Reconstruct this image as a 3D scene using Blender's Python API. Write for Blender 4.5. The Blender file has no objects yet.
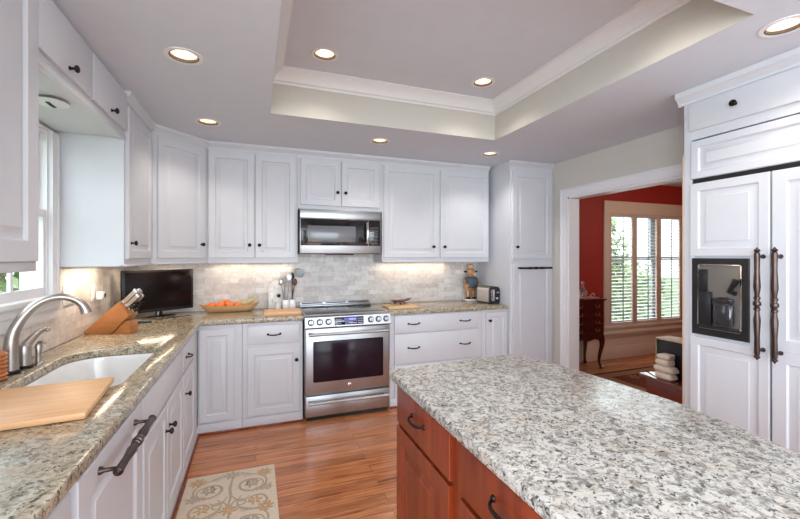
import bpy, bmesh, math, random
from mathutils import Vector, Matrix
random.seed(7)
S = bpy.context.scene
COL = S.collection
PI = math.pi

# ------------------------------------------------------------------ camera
cd = bpy.data.cameras.new('camera')
cd.sensor_width = 36.0
cd.lens = 389.4 * 36.0 / 800.0
cd.shift_y = -3.5 / 800.0
cd.clip_start = 0.05
cam = bpy.data.objects.new('camera', cd)
COL.objects.link(cam)
cam.location = (0, 0, 1.4314)
cam.rotation_euler = (PI / 2, 0, -math.radians(20.295))
S.camera = cam

# ------------------------------------------------------------------ world, daylight, exposure
W = bpy.data.worlds.new('world'); S.world = W; W.use_nodes = True
wn = W.node_tree.nodes['Background']
wn.inputs[0].default_value = (0.82, 0.91, 1.0, 1)
wn.inputs[1].default_value = 3.8
S.view_settings.view_transform = 'Standard'
S.view_settings.look = 'None'
S.view_settings.gamma = 1.0
S.view_settings.exposure = 0.10

def area(name, loc, rot, sx, sy, power, color):
    l = bpy.data.lights.new(name, 'AREA'); l.shape = 'RECTANGLE'; l.size = sx; l.size_y = sy
    l.energy = power; l.color = color
    o = bpy.data.objects.new(name, l); COL.objects.link(o)
    o.location = loc; o.rotation_euler = rot
    return o
# daylight at the sink and dining windows, plus two unseen fill lamps added behind camera
area('assumed_rear_fill', (1.0, -3.35, 1.35), (PI / 2, 0, 0), 3.6, 2.1, 98, (0.80, 0.90, 1.0))  # soft fill from an assumed opening in the unseen rear wall
area('added_left_fill', (-1.45, -1.45, 1.45), (0, -PI / 2, 0), 1.9, 2.0, 145, (0.80, 0.90, 1.0))  # made-up side window behind the camera, added to brighten the pantry
area('sink_window_daylight', (-1.5, 2.2, 1.66), (0, -PI / 2, 0), 1.0, 0.9, 1.0, (0.84, 0.92, 1.0))
area('dining_window_daylight', (5.5, 4.6, 1.35), (-PI / 2, 0, 0), 2.0, 1.8, 26, (0.86, 0.93, 1.0))

# ------------------------------------------------------------------ mesh helpers
class MB:
    def __init__(s): s.bm = bmesh.new()
    def box(s, x0, y0, z0, x1, y1, z1, bev=0.0, seg=2, m=0):
        M = Matrix.Translation(((x0+x1)/2, (y0+y1)/2, (z0+z1)/2)) @ Matrix.Diagonal((abs(x1-x0), abs(y1-y0), abs(z1-z0), 1))
        r = bmesh.ops.create_cube(s.bm, size=1.0, matrix=M)
        vs = r['verts']; fs = {f for v in vs for f in v.link_faces}
        for f in fs: f.material_index = m
        if bev > 0:
            es = list({e for v in vs for e in v.link_edges})
            r = bmesh.ops.bevel(s.bm, geom=es, offset=bev, segments=seg, affect='EDGES', profile=0.5, material=m)
        return s
    def faces(s, vs, fs, m=0):
        bv = [s.bm.verts.new(v) for v in vs]
        for f in fs:
            try:
                fc = s.bm.faces.new([bv[i] for i in f]); fc.material_index = m
            except ValueError: pass
        return s
    def rings(s, rings, m=0, cap0=True, cap1=True, closed=True):
        bv = [[s.bm.verts.new(p) for p in r] for r in rings]
        n = len(rings[0])
        for a, b in zip(bv, bv[1:]):
            for i in range(n if closed else n-1):
                j = (i+1) % n
                try: s.bm.faces.new((a[i], a[j], b[j], b[i])).material_index = m
                except ValueError: pass
        if cap0: s.bm.faces.new(list(reversed(bv[0]))).material_index = m
        if cap1: s.bm.faces.new(bv[-1]).material_index = m
        return s
    def lathe(s, prof, o=(0, 0, 0), axis=(0, 0, 1), n=20, m=0, cap0=True, cap1=True, sx=1, sy=1):
        q = Vector((0, 0, 1)).rotation_difference(Vector(axis).normalized())
        o = Vector(o); R = []
        for r, z in prof:
            r = max(r, 1e-4)
            R.append([o + q @ Vector((r*sx*math.cos(2*PI*i/n), r*sy*math.sin(2*PI*i/n), z)) for i in range(n)])
        return s.rings(R, m, cap0, cap1)
    def tube(s, pts, rad, n=10, m=0, cap=True):
        pts = [Vector(p) for p in pts]
        if not hasattr(rad, '__len__'): rad = [rad]*len(pts)
        R = []; up = None
        for i, p in enumerate(pts):
            t = (pts[min(i+1, len(pts)-1)] - pts[max(i-1, 0)]).normalized()
            if up is None:
                up = Vector((0, 0, 1)) if abs(t.z) < .9 else Vector((1, 0, 0))
            a = t.cross(up).normalized(); up = a.cross(t).normalized()
            R.append([p + (a*math.cos(2*PI*k/n) + up*math.sin(2*PI*k/n))*rad[i] for k in range(n)])
        return s.rings(R, m, cap, cap)
    def prism(s, poly, y0, y1, m=0, bev=0.0):
        """poly in (x, z), extruded along y"""
        n = len(poly)
        vs = [s.bm.verts.new((x, y0, z)) for x, z in poly] + [s.bm.verts.new((x, y1, z)) for x, z in poly]
        fs = [s.bm.faces.new(vs[:n]), s.bm.faces.new(list(reversed(vs[n:])))]
        for i in range(n):
            j = (i+1) % n
            fs.append(s.bm.faces.new((vs[i], vs[n+i], vs[n+j], vs[j])))
        for f in fs: f.material_index = m
        if bev > 0:
            es = list({e for f in fs for e in f.edges})
            bmesh.ops.bevel(s.bm, geom=es, offset=bev, segments=2, affect='EDGES', profile=0.5, material=m)
        return s
    def slab(s, poly, z0, z1, m=0, bev=0.0, seg=3):
        """poly in (x, y), extruded along z"""
        n = len(poly)
        vs = [s.bm.verts.new((x, y, z0)) for x, y in poly] + [s.bm.verts.new((x, y, z1)) for x, y in poly]
        fs = [s.bm.faces.new(list(reversed(vs[:n]))), s.bm.faces.new(vs[n:])]
        for i in range(n):
            j = (i+1) % n
            fs.append(s.bm.faces.new((vs[i], vs[j], vs[n+j], vs[n+i])))
        for f in fs: f.material_index = m
        if bev > 0:
            es = list({e for f in fs[:2] for e in f.edges})
            bmesh.ops.bevel(s.bm, geom=es, offset=bev, segments=seg, affect='EDGES', profile=0.5, material=m)
        return s
    def front(s, x0, z0, x1, z1, t=0.02, fr=0.058, y=0.0, style='raised', m=0, g=.012):
        """a door, drawer front or panel standing proud of the plane y, facing -y"""
        if style == 'slab':
            prof = [(0, 0), (0, -t+.006), (.002, -t+.003), (.010, -t), ]
        elif style == 'flat':
            prof = [(0, 0), (0, -t+.003), (.003, -t), (fr, -t), (fr+.004, -t+.006), (fr+.008, -t+.007)]
        else:
            prof = [(0, 0), (0, -t+.003), (.003, -t), (fr, -t), (fr+.002, -t+.002), (fr+.007, -t+g), (fr+.015, -t+g), (fr+.042, -t+.003), (fr+.044, -t+.001)]
        R = [[(x0+i, y+d, z0+i), (x1-i, y+d, z0+i), (x1-i, y+d, z1-i), (x0+i, y+d, z1-i)] for i, d in prof]
        return s.rings(R, m)
    def ball(s, c, r, sx=1, sy=1, sz=1, sub=2, m=0, noise=0.0):
        res = bmesh.ops.create_icosphere(s.bm, subdivisions=sub, radius=r, matrix=Matrix.Translation(c) @ Matrix.Diagonal((sx, sy, sz, 1)))
        for v in res['verts']:
            if noise: v.co += (v.co - Vector(c)) * random.uniform(-noise, noise)
            for f in v.link_faces: f.material_index = m
        return s
    def xf(s, M):
        s.bm.transform(M); return s
    def build(s, name, mats, parent=None, smooth=True, loc=None, rot=None, bevel=False):
        bmesh.ops.recalc_face_normals(s.bm, faces=s.bm.faces[:])
        me = bpy.data.meshes.new(name); s.bm.to_mesh(me); s.bm.free()
        if not isinstance(mats, (list, tuple)): mats = [mats]
        for mt in mats: me.materials.append(mt)
        if smooth:
            me.polygons.foreach_set('use_smooth', [True]*len(me.polygons))
            me.set_sharp_from_angle(angle=math.radians(32))
        o = bpy.data.objects.new(name, me); COL.objects.link(o)
        if parent: o.parent = parent
        if loc: o.location = loc
        if rot: o.rotation_euler = rot
        return o

def thing(name, label, cat, loc=(0, 0, 0), rz=0.0, group=None):
    o = bpy.data.objects.new(name, None); COL.objects.link(o)
    o.empty_display_size = .05
    o.location = loc; o.rotation_euler = (0, 0, rz)
    o['label'] = label; o['category'] = cat
    if group: o['group'] = group
    return o
def tag(o, label, cat, group=None):
    o['label'] = label; o['category'] = cat
    if group: o['group'] = group
    return o
def struct(o): o['kind'] = 'structure'; return o

# ------------------------------------------------------------------ materials
def srgb(r, g, b):
    f = lambda c: (c/255/12.92) if c/255 <= .04045 else ((c/255+.055)/1.055)**2.4
    return (f(r), f(g), f(b), 1)
def new_mat(name):
    m = bpy.data.materials.new(name); m.use_nodes = True
    nt = m.node_tree; return m, nt, nt.nodes['Principled BSDF']
def N(nt, t, **kw):
    n = nt.nodes.new(t)
    for k, v in kw.items():
        if k in n.inputs: n.inputs[k].default_value = v
        else: setattr(n, k, v)
    return n
def coords(nt, scale=(1, 1, 1), kind='Object'):
    tc = N(nt, 'ShaderNodeTexCoord'); mp = N(nt, 'ShaderNodeMapping'); mp.inputs['Scale'].default_value = scale
    nt.links.new(tc.outputs[kind], mp.inputs['Vector']); return mp.outputs['Vector']
def ramp(nt, fac, stops, interp='LINEAR'):
    r = N(nt, 'ShaderNodeValToRGB'); r.color_ramp.interpolation = interp
    e = r.color_ramp.elements
    while len(e) > 1: e.remove(e[0])
    e[0].position, e[0].color = stops[0]
    for p, c in stops[1:]:
        x = e.new(p); x.color = c
    nt.links.new(fac, r.inputs['Fac']); return r.outputs['Color']
def mixc(nt, fac, a, b, mode='MIX'):
    m = N(nt, 'ShaderNodeMix', data_type='RGBA', blend_type=mode)
    for sock, v in ((m.inputs[0], fac), (m.inputs[6], a), (m.inputs[7], b)):
        if isinstance(v, (int, float, tuple)): sock.default_value = v
        else: nt.links.new(v, sock)
    return m.outputs[2]
def bump(nt, p, h, strength=.2, dist=.002):
    b = N(nt, 'ShaderNodeBump', Strength=strength, Distance=dist)
    nt.links.new(h, b.inputs['Height']); nt.links.new(b.outputs['Normal'], p.inputs['Normal'])
def paint(name, col, rough=.45, var=.03, bmp=.05, scale=9, spec=.5, metal=0.0):
    m, nt, p = new_mat(name)
    v = coords(nt); n = N(nt, 'ShaderNodeTexNoise', Scale=scale, Detail=4.0)
    nt.links.new(v, n.inputs['Vector'])
    d = tuple(c*(1-var) for c in col[:3]) + (1,)
    l = tuple(min(1, c*(1+var)) for c in col[:3]) + (1,)
    nt.links.new(ramp(nt, n.outputs['Fac'], [(.3, d), (.7, l)]), p.inputs['Base Color'])
    p.inputs['Roughness'].default_value = rough; p.inputs['Metallic'].default_value = metal
    p.inputs['Specular IOR Level'].default_value = spec
    if bmp:
        n2 = N(nt, 'ShaderNodeTexNoise', Scale=scale*25, Detail=2.0); nt.links.new(v, n2.inputs['Vector'])
        bump(nt, p, n2.outputs['Fac'], bmp, .001)
    return m
def steel(name, col=(.47, .48, .50, 1), rough=.36, axis='x', var=.12):
    m, nt, p = new_mat(name)
    sc = {'x': (3, 260, 260), 'z': (260, 260, 3), 'n': (40, 40, 40)}[axis]
    v = coords(nt, sc); n = N(nt, 'ShaderNodeTexNoise', Scale=1.0, Detail=3.0); nt.links.new(v, n.inputs['Vector'])
    p.inputs['Base Color'].default_value = col; p.inputs['Metallic'].default_value = 1.0
    r = N(nt, 'ShaderNodeMapRange'); r.inputs['To Min'].default_value = rough-var/2; r.inputs['To Max'].default_value = rough+var/2
    nt.links.new(n.outputs['Fac'], r.inputs['Value']); nt.links.new(r.outputs['Result'], p.inputs['Roughness'])
    bump(nt, p, n.outputs['Fac'], .02, .0003)
    return m
def granite(name, base, mid, dark, warm, scale=1.0, rough=.14, warmth=.5):
    m, nt, p = new_mat(name)
    v = coords(nt, (scale, scale, scale))
    def noise(sc, det, dist=0.0, rg=.55):
        n = N(nt, 'ShaderNodeTexNoise', Scale=sc, Detail=det, Distortion=dist, Roughness=rg)
        nt.links.new(v, n.inputs['Vector']); return n.outputs['Fac']
    c = ramp(nt, noise(38, 5, .6, .62), [(.36, mid), (.50, base), (.62, tuple(min(1, x*1.15) for x in base[:3])+(1,))])
    wf = ramp(nt, noise(9, 4, .8), [(.48, (0, 0, 0, 1)), (.66, (warmth,)*3+(1,))])
    c = mixc(nt, wf, c, warm)
    gf = ramp(nt, noise(62, 3, 1.2, .5), [(.54, (0, 0, 0, 1)), (.60, (.75, .75, .75, 1))])
    c = mixc(nt, gf, c, mid)
    df = ramp(nt, noise(75, 3, 1.0, .5), [(.575, (0, 0, 0, 1)), (.63, (.9, .9, .9, 1))])
    c = mixc(nt, df, c, dark)
    vo = N(nt, 'ShaderNodeTexVoronoi', Scale=120.0); nt.links.new(v, vo.inputs['Vector'])
    vf = ramp(nt, vo.outputs['Color'], [(.80, (0, 0, 0, 1)), (.9, (.35, .35, .35, 1))])
    c = mixc(nt, vf, c, tuple(min(1, x*1.3) for x in base[:3])+(1,))
    nt.links.new(c, p.inputs['Base Color'])
    p.inputs['Roughness'].default_value = rough
    p.inputs['Specular IOR Level'].default_value = .5
    return m
def wood(name, c1, c2, grain=(1.2, 22, 22), rough=.4, scale=1.0, coat=0.0, contrast=(.3, .7)):
    m, nt, p = new_mat(name)
    v = coords(nt, tuple(g*scale for g in grain))
    n = N(nt, 'ShaderNodeTexNoise', Scale=1.6, Detail=6.0, Distortion=.5); nt.links.new(v, n.inputs['Vector'])
    nt.links.new(ramp(nt, n.outputs['Fac'], [(contrast[0], c1), (contrast[1], c2)]), p.inputs['Base Color'])
    p.inputs['Roughness'].default_value = rough; p.inputs['Coat Weight'].default_value = coat
    p.inputs['Coat Roughness'].default_value = .15
    bump(nt, p, n.outputs['Fac'], .05, .001)
    return m
def oak_floor(name):
    m, nt, p = new_mat(name)
    v = coords(nt)
    bk = N(nt, 'ShaderNodeTexBrick', offset=.37, squash=1.0, offset_frequency=2)
    for k, x in (('Scale', 1.0), ('Mortar Size', .0012), ('Brick Width', 1.15), ('Row Height', .083), ('Bias', 0.0), ('Mortar Smooth', .2)):
        bk.inputs[k].default_value = x
    bk.inputs['Color1'].default_value = (0.0, 0.0, 0.0, 1); bk.inputs['Color2'].default_value = (1, 1, 1, 1); bk.inputs['Mortar'].default_value = (.5, .5, .5, 1)
    nt.links.new(v, bk.inputs['Vector'])
    v2 = N(nt, 'ShaderNodeMapping'); v2.inputs['Scale'].default_value = (1.6, 30, 1)
    tc = N(nt, 'ShaderNodeTexCoord')
    off = N(nt, 'ShaderNodeVectorMath', operation='MULTIPLY_ADD'); off.inputs[1].default_value = (7, 3, 0)
    nt.links.new(bk.outputs['Color'], off.inputs[0]); nt.links.new(tc.outputs['Object'], off.inputs[2])
    nt.links.new(off.outputs[0], v2.inputs['Vector'])
    n = N(nt, 'ShaderNodeTexNoise', Scale=1.5, Detail=6.0, Distortion=1.2, Roughness=.6); nt.links.new(v2.outputs[0], n.inputs['Vector'])
    g = ramp(nt, n.outputs['Fac'], [(.30, srgb(116, 64, 34)), (.44, srgb(182, 112, 68)), (.58, srgb(204, 134, 86)), (.75, srgb(218, 152, 104))])
    tint = ramp(nt, bk.outputs['Color'], [(0, (.72, .70, .68, 1)), (.5, (.95, .95, .95, 1)), (1, (1.12, 1.10, 1.08, 1))])
    c = mixc(nt, 1.0, g, tint, 'MULTIPLY')
    c = mixc(nt, bk.outputs['Fac'], c, srgb(70, 34, 18))
    nt.links.new(c, p.inputs['Base Color'])
    p.inputs['Roughness'].default_value = .24; p.inputs['Coat Weight'].default_value = .25; p.inputs['Coat Roughness'].default_value = .12
    inv = N(nt, 'ShaderNodeMath', operation='SUBTRACT'); inv.inputs[0].default_value = 1.0
    nt.links.new(bk.outputs['Fac'], inv.inputs[1]); bump(nt, p, inv.outputs[0], .3, .001)
    return m
def tile(name, axes):
    m, nt, p = new_mat(name)
    tc = N(nt, 'ShaderNodeTexCoord'); sp = N(nt, 'ShaderNodeSeparateXYZ'); cb = N(nt, 'ShaderNodeCombineXYZ')
    nt.links.new(tc.outputs['Object'], sp.inputs[0])
    nt.links.new(sp.outputs[axes[0]], cb.inputs[0]); nt.links.new(sp.outputs[axes[1]], cb.inputs[1])
    bk = N(nt, 'ShaderNodeTexBrick', offset=.5)
    for k, x in (('Scale', 1.0), ('Mortar Size', .0016), ('Brick Width', .152), ('Row Height', .0508), ('Bias', 0.0), ('Mortar Smooth', .3)):
        bk.inputs[k].default_value = x
    bk.inputs['Color1'].default_value = srgb(205, 199, 194); bk.inputs['Color2'].default_value = srgb(234, 231, 228); bk.inputs['Mortar'].default_value = srgb(206, 201, 196)
    nt.links.new(cb.outputs[0], bk.inputs['Vector'])
    n = N(nt, 'ShaderNodeTexNoise', Scale=14.0, Detail=6.0, Distortion=1.5); nt.links.new(cb.outputs[0], n.inputs['Vector'])
    vein = ramp(nt, n.outputs['Fac'], [(.40, (.84, .83, .83, 1)), (.52, (1, 1, 1, 1))])
    c = mixc(nt, .8, bk.outputs['Color'], vein, 'MULTIPLY')
    nt.links.new(c, p.inputs['Base Color'])
    p.inputs['Roughness'].default_value = .3
    inv = N(nt, 'ShaderNodeMath', operation='SUBTRACT'); inv.inputs[0].default_value = 1.0
    nt.links.new(bk.outputs['Fac'], inv.inputs[1]); bump(nt, p, inv.outputs[0], .5, .002)
    return m
def plain(name, col, rough=.5, metal=0.0, spec=.5, coat=0.0, trans=0.0):
    m, nt, p = new_mat(name)
    v = coords(nt); n = N(nt, 'ShaderNodeTexNoise', Scale=30.0, Detail=2.0); nt.links.new(v, n.inputs['Vector'])
    r = N(nt, 'ShaderNodeMapRange'); r.inputs['To Min'].default_value = max(0, rough-.03); r.inputs['To Max'].default_value = rough+.03
    nt.links.new(n.outputs['Fac'], r.inputs['Value']); nt.links.new(r.outputs['Result'], p.inputs['Roughness'])
    p.inputs['Base Color'].default_value = col; p.inputs['Metallic'].default_value = metal
    p.inputs['Specular IOR Level'].default_value = spec; p.inputs['Coat Weight'].default_value = coat
    p.inputs['Transmission Weight'].default_value = trans
    return m
def glow(name, col, strength):
    m, nt, p = new_mat(name)
    p.inputs['Base Color'].default_value = col
    p.inputs['Emission Color'].default_value = col; p.inputs['Emission Strength'].default_value = strength
    return m
def pane_mat(name):
    m, nt, p = new_mat(name); out = nt.nodes['Material Output']
    t = N(nt, 'ShaderNodeBsdfTransparent'); g = N(nt, 'ShaderNodeBsdfGlossy', Roughness=.02)
    t.inputs[0].default_value = (.96, .98, .97, 1)
    mx = N(nt, 'ShaderNodeMixShader'); mx.inputs[0].default_value = .05
    nt.links.new(t.outputs[0], mx.inputs[1]); nt.links.new(g.outputs[0], mx.inputs[2])
    nt.links.new(mx.outputs[0], out.inputs['Surface']); return m
def foliage_mat(name, a, b):
    m, nt, p = new_mat(name)
    v = coords(nt); n = N(nt, 'ShaderNodeTexNoise', Scale=6.0, Detail=4.0); nt.links.new(v, n.inputs['Vector'])
    nt.links.new(ramp(nt, n.outputs['Fac'], [(.35, a), (.65, b)]), p.inputs['Base Color'])
    p.inputs['Roughness'].default_value = .6; return m

M_CAB = paint('white_cabinet_paint', srgb(212, 214, 220), .38, .015, .02)
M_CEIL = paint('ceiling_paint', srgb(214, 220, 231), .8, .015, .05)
M_WALL = paint('beige_wall_paint', srgb(206, 202, 194), .75, .015, .05)
M_TRIM = paint('white_trim_paint', srgb(232, 232, 235), .4, .01, .02)
M_RED = paint('red_wall_paint', srgb(150, 34, 24), .6, .04, .05)
M_CREAM = paint('cream_trim_paint', srgb(206, 184, 166), .5, .02, .03)
M_GRAN_W = granite('warm_granite', srgb(182, 172, 152), srgb(128, 118, 98), srgb(58, 54, 46), srgb(168, 134, 98), 1.0, .14, .55)
M_GRAN_I = granite('pale_granite', srgb(200, 197, 190), srgb(126, 124, 120), srgb(58, 58, 58), srgb(176, 156, 130), 1.08, .27, .32)
M_FLOOR = oak_floor('oak_floor')
M_TILE_B = tile('marble_tile_back', ('X', 'Z'))
M_TILE_L = tile('marble_tile_left', ('Y', 'Z'))
M_STEEL = steel('brushed_stainless')
M_STEELV = steel('brushed_nickel', (.46, .42, .39, 1), .34, 'n', .04)
M_BRONZE = paint('dark_bronze', srgb(46, 40, 40), .32, .2, .05, 30, .5, .85)
M_BRONZE2 = paint('rubbed_bronze', srgb(84, 70, 66), .30, .15, .03, 30, .5, .9)
M_BLACK = plain('black_plastic', (.012, .012, .014, 1), .3)
M_GLASSB = plain('black_glass', (.008, .008, .010, 1), .06, 0, .5, .5)
M_OVEN = plain('oven_glass', (.022, .010, .018, 1), .15, 0, .2, 0)
M_MWGLASS = plain('microwave_glass', (.16, .17, .19, 1), .16, 0, .6, .3)
M_CHROME = plain('polished_chrome', (.75, .75, .76, 1), .08, 1.0)
M_PORC = plain('white_porcelain', srgb(240, 240, 240), .12, 0, .5, .3)
M_CHERRY = wood('cherry_wood', srgb(104, 36, 14), srgb(142, 58, 24), (14, 14, 1.0), .34, 1.0, .12)
M_MAPLE = wood('maple_board', srgb(222, 168, 118), srgb(238, 192, 144), (1.4, 26, 26), .4)
M_BLOCK = wood('knife_block_wood', srgb(160, 100, 54), srgb(186, 124, 74), (2, 14, 14), .35)
M_BOWL = wood('bowl_wood', srgb(196, 154, 108), srgb(226, 188, 140), (2, 18, 18), .45)
M_MAHOG = wood('mahogany', srgb(48, 14, 12), srgb(78, 24, 18), (12, 12, 1.4), .22, 1.0, .5)
M_BENCH = wood('bench_wood', srgb(92, 26, 16), srgb(124, 40, 24), (1.4, 14, 14), .2, 1.0, .6)
M_PANE = pane_mat('window_glass')
M_BULB = glow('lamp_glow', (1.0, .84, .68, 1), 5.0)
M_BULBW = glow('lamp_glow_white', (1.0, .95, .88, 1), 6.0)
M_REFL = plain('lamp_reflector', srgb(244, 222, 200), .4, .1)
M_RING = plain('dark_gasket', srgb(60, 52, 48), .5)
M_SEAM = plain('reveal_black', srgb(34, 32, 34), .6)

# ------------------------------------------------------------------ dimensions
XL, YB, XR, ZC = -1.08, 4.08, 3.05, 2.43     # left wall, back wall, right wall, ceiling
YREAR = -3.1
CT = .915                                     # counter top
TX0, TX1, TY0, TY1, ZT = .092, 1.936, 1.002, 2.87, 2.74   # ceiling tray

# ------------------------------------------------------------------ structure
struct(MB().box(XL-.14, YREAR-.2, -.1, 7.0, YB+.14, 0).build('floor', M_FLOOR, smooth=False))
# left wall with the sink window, and an unseen opening added for fill light
WY0, WY1, WZ0, WZ1 = 1.80, 2.70, 1.215, 2.12
b = MB()
b.box(XL-.12, -.45, 0, XL, WY0, 2.8); b.box(XL-.12, YREAR, 0, XL, -2.45, 2.8); b.box(XL-.12, -2.45, 0, XL, -.45, .5); b.box(XL-.12, -2.45, 2.4, XL, -.45, 2.8); b.box(XL-.12, WY1, 0, XL, YB+.12, 2.8)
b.box(XL-.12, WY0, 0, XL, WY1, WZ0-.03); b.box(XL-.12, WY0, WZ1, XL, WY1, 2.8)
struct(b.build('wall_left', M_TRIM, smooth=False))
struct(MB().box(XL, YB, 0, XR+.07, YB+.12, 2.8).build('wall_back', M_WALL, smooth=False))
# right wall with the doorway
DY0, DY1, DZ = 1.70, 3.20, 2.045
b = MB()
b.box(XR, DY1, 0, XR+.065, YB, 2.8); b.box(XR, YREAR, 0, XR+.065, DY0, 2.8); b.box(XR, DY0, DZ, XR+.065, DY1, 2.8)
struct(b.build('wall_right', M_WALL, smooth=False))
b = MB()
b.box(XR+.065, DY1, 0, XR+.13, YB, 2.8); b.box(XR+.065, .3, 0, XR+.13, DY0, 2.8); b.box(XR+.065, DY0, DZ, XR+.13, DY1, 2.8)
struct(b.build('wall_dining_left', M_RED, smooth=False))
# rear wall with a broad unseen opening, assumed so that light comes in
b = MB()
b.box(XL, YREAR-.12, 0, -.9, YREAR, 2.8); b.box(2.9, YREAR-.12, 0, XR, YREAR, 2.8)
b.box(-.9, YREAR-.12, 0, 2.9, YREAR, .25); b.box(-.9, YREAR-.12, 2.42, 2.9, YREAR, 2.8)
struct(b.build('wall_rear', M_WALL, smooth=False))
# dining room shell; its far wall has the shuttered window
NX0, NX1, NZ0, NZ1 = 4.60, 6.56, .46, 2.03
b = MB()
b.box(XR+.07, YB, 0, NX0, YB+.12, 2.8); b.box(NX1, YB, 0, 7.0, YB+.12, 2.8)
b.box(NX0, YB, 0, NX1, YB+.12, NZ0); b.box(NX0, YB, NZ1, NX1, YB+.12, 2.8)
struct(b.build('wall_dining_back', M_RED, smooth=False))
struct(MB().box(6.88, .3, 0, 7.0, YB, 2.8).build('wall_dining_right', M_RED, smooth=False))
struct(MB().box(XR+.13, .18, 0, 7.0, .3, 2.8).build('wall_dining_front', M_RED, smooth=False))
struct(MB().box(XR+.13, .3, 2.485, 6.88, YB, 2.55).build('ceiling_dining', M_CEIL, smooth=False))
# wainscot: panelling, chair rail, baseboard under the dining window
b = MB()
b.box(XR+.13, YB-.012, 0, 6.88, YB, .40)
struct(b.build('trim_1', M_CREAM, smooth=False))
b = MB()
b.prism([(0, .30), (.02, .30), (.035, .335), (.05, .35), (.05, .37), (0, .385)], XR+.13, 6.88)
b.xf(Matrix.Translation((0, YB-.012, 0)) @ Matrix(((0, 1, 0, 0), (-1, 0, 0, 0), (0, 0, 1, 0), (0, 0, 0, 1))))
struct(b.build('trim_2', M_CREAM))
struct(MB().box(XR+.13, YB-.032, 0, 6.88, YB-.012, .17, .006).build('baseboard_dining', M_CREAM))

# ceiling sheet with round openings for the cans and the tray opening
CANS = [(-.337, 2.198, M_BULB), (-.335, 3.218, M_BULB), (1.01, 3.232, M_BULB), (2.149, 3.27, M_BULBW), (2.154, 1.006, M_BULB), (2.35, -.6, M_BULB), (-.3, .3, M_BULB), (1.0, -1.0, M_BULB)]
TCANS = [(.42, 2.541, M_BULB), (1.604, 2.535, M_BULB), (.42, 1.33, M_BULB), (1.604, 1.33, M_BULB)]
RC = .072
def sheet(rects, holes, z):
    bm = bmesh.new(); es = []
    def loop(pts):
        vs = [bm.verts.new((x, y, z)) for x, y in pts]
        for i in range(len(vs)): es.append(bm.edges.new((vs[i], vs[(i+1) % len(vs)])))
    for x0, y0, x1, y1 in rects: loop([(x0, y0), (x1, y0), (x1, y1), (x0, y1)])
    for x, y in holes: loop([(x+RC*math.cos(2*PI*i/28), y+RC*math.sin(2*PI*i/28)) for i in range(28)])
    bmesh.ops.triangle_fill(bm, use_beauty=True, use_dissolve=False, edges=es)
    mb = MB(); mb.bm.free(); mb.bm = bm
    return mb
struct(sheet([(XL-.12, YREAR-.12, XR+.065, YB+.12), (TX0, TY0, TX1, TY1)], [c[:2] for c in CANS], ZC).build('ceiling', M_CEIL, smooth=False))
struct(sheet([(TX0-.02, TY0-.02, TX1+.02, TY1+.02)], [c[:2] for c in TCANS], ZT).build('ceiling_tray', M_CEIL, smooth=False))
b = MB()
b.box(TX0-.02, TY0-.02, ZC+.001, TX0, TY1+.02, ZT); b.box(TX1, TY0-.02, ZC+.001, TX1+.02, TY1+.02, ZT)
b.box(TX0, TY0-.02, ZC+.001, TX1, TY0, ZT); b.box(TX0, TY1, ZC+.001, TX1, TY1+.02, ZT)
struct(b.build('wall_tray', M_WALL, smooth=False))
# tray crown moulding, mitred loop
prof = [(0, -.098), (.008, -.098), (.012, -.086), (.026, -.080), (.034, -.062), (.052, -.036), (.070, -.022), (.078, -.012), (.086, -.010), (.086, 0), (0, 0)]
R = [[(TX0+i, TY0+i, ZT+d), (TX1-i, TY0+i, ZT+d), (TX1-i, TY1-i, ZT+d), (TX0+i, TY1-i, ZT+d)] for i, d in prof]
b = MB(); b.rings(R + [R[0]], cap0=False, cap1=False); bmesh.ops.remove_doubles(b.bm, verts=b.bm.verts[:], dist=1e-5)
struct(b.build('trim_3', M_TRIM))

# doorway casing and jamb lining
b = MB()
b.box(XR-.018, DY1, 0, XR, DY1+.0699, DZ); b.box(XR-.026, DY1+.070, 0, XR-.0, DY1+.088, DZ+.0699, .002)
b.box(XR-.018, DY0-.085, DZ, XR, DY1+.0699, DZ+.0699); b.box(XR-.026, DY0-.085, DZ+.07, XR, DY1+.088, DZ+.088, .002)
b.box(XR-.002, DY1-.018, 0, XR+.132, DY1, DZ); b.box(XR-.002, DY0, DZ-.018, XR+.132, DY1, DZ)
b.box(XR-.002, DY0, 0, XR+.132, DY0+.018, DZ)
struct(b.build('trim_4', M_TRIM))

# marble tile backsplash on the back wall and left wall
b = MB(); b.box(XL, YB-.008, CT, 2.49, YB, 1.50)
struct(b.build('wall_backsplash_back', M_TILE_B, smooth=False))
b = MB(); b.box(XL, .2, CT, XL+.008, 1.755, 1.5); b.box(XL, 2.765, CT, XL+.008, YB-.008, 1.5); b.box(XL, 1.755, CT, XL+.008, 2.765, 1.078)
struct(b.build('wall_backsplash_left', M_TILE_L, smooth=False))

# ------------------------------------------------------------------ sink window
wd = thing('window_1', '', ''); del wd['label']; del wd['category']; struct(wd)
wd.location = (XL, (WY0+WY1)/2, WZ0)
def wchild(mb, name, mat): return mb.xf(Matrix.Translation((-XL, -(WY0+WY1)/2, -WZ0))).build(name, mat, wd)
b = MB()
b.box(XL-.0, WY1, WZ0, XL+.02, WY1+.0499, WZ1); b.box(XL, WY0-.055, WZ0, XL+.02, WY0, WZ1)
b.box(XL, WY1+.050, WZ0, XL+.028, WY1+.070, 2.125, .002)
b.box(XL-.12, WY1-.012, WZ0, XL, WY1+.001, WZ1); b.box(XL-.12, WY0-.001, WZ0, XL, WY0+.012, WZ1); b.box(XL-.12, WY0+.012, WZ1-.012, XL, WY1-.012, WZ1+.001)
b.box(XL, WY0-.055, WZ1, XL+.02, WY1+.0499, 2.125)
wchild(b, 'window_casing', M_TRIM)
b = MB()
b.box(XL-.12, WY0-.055, WZ0-.03, XL+.052, WY1+.0705, WZ0, .008)
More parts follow.
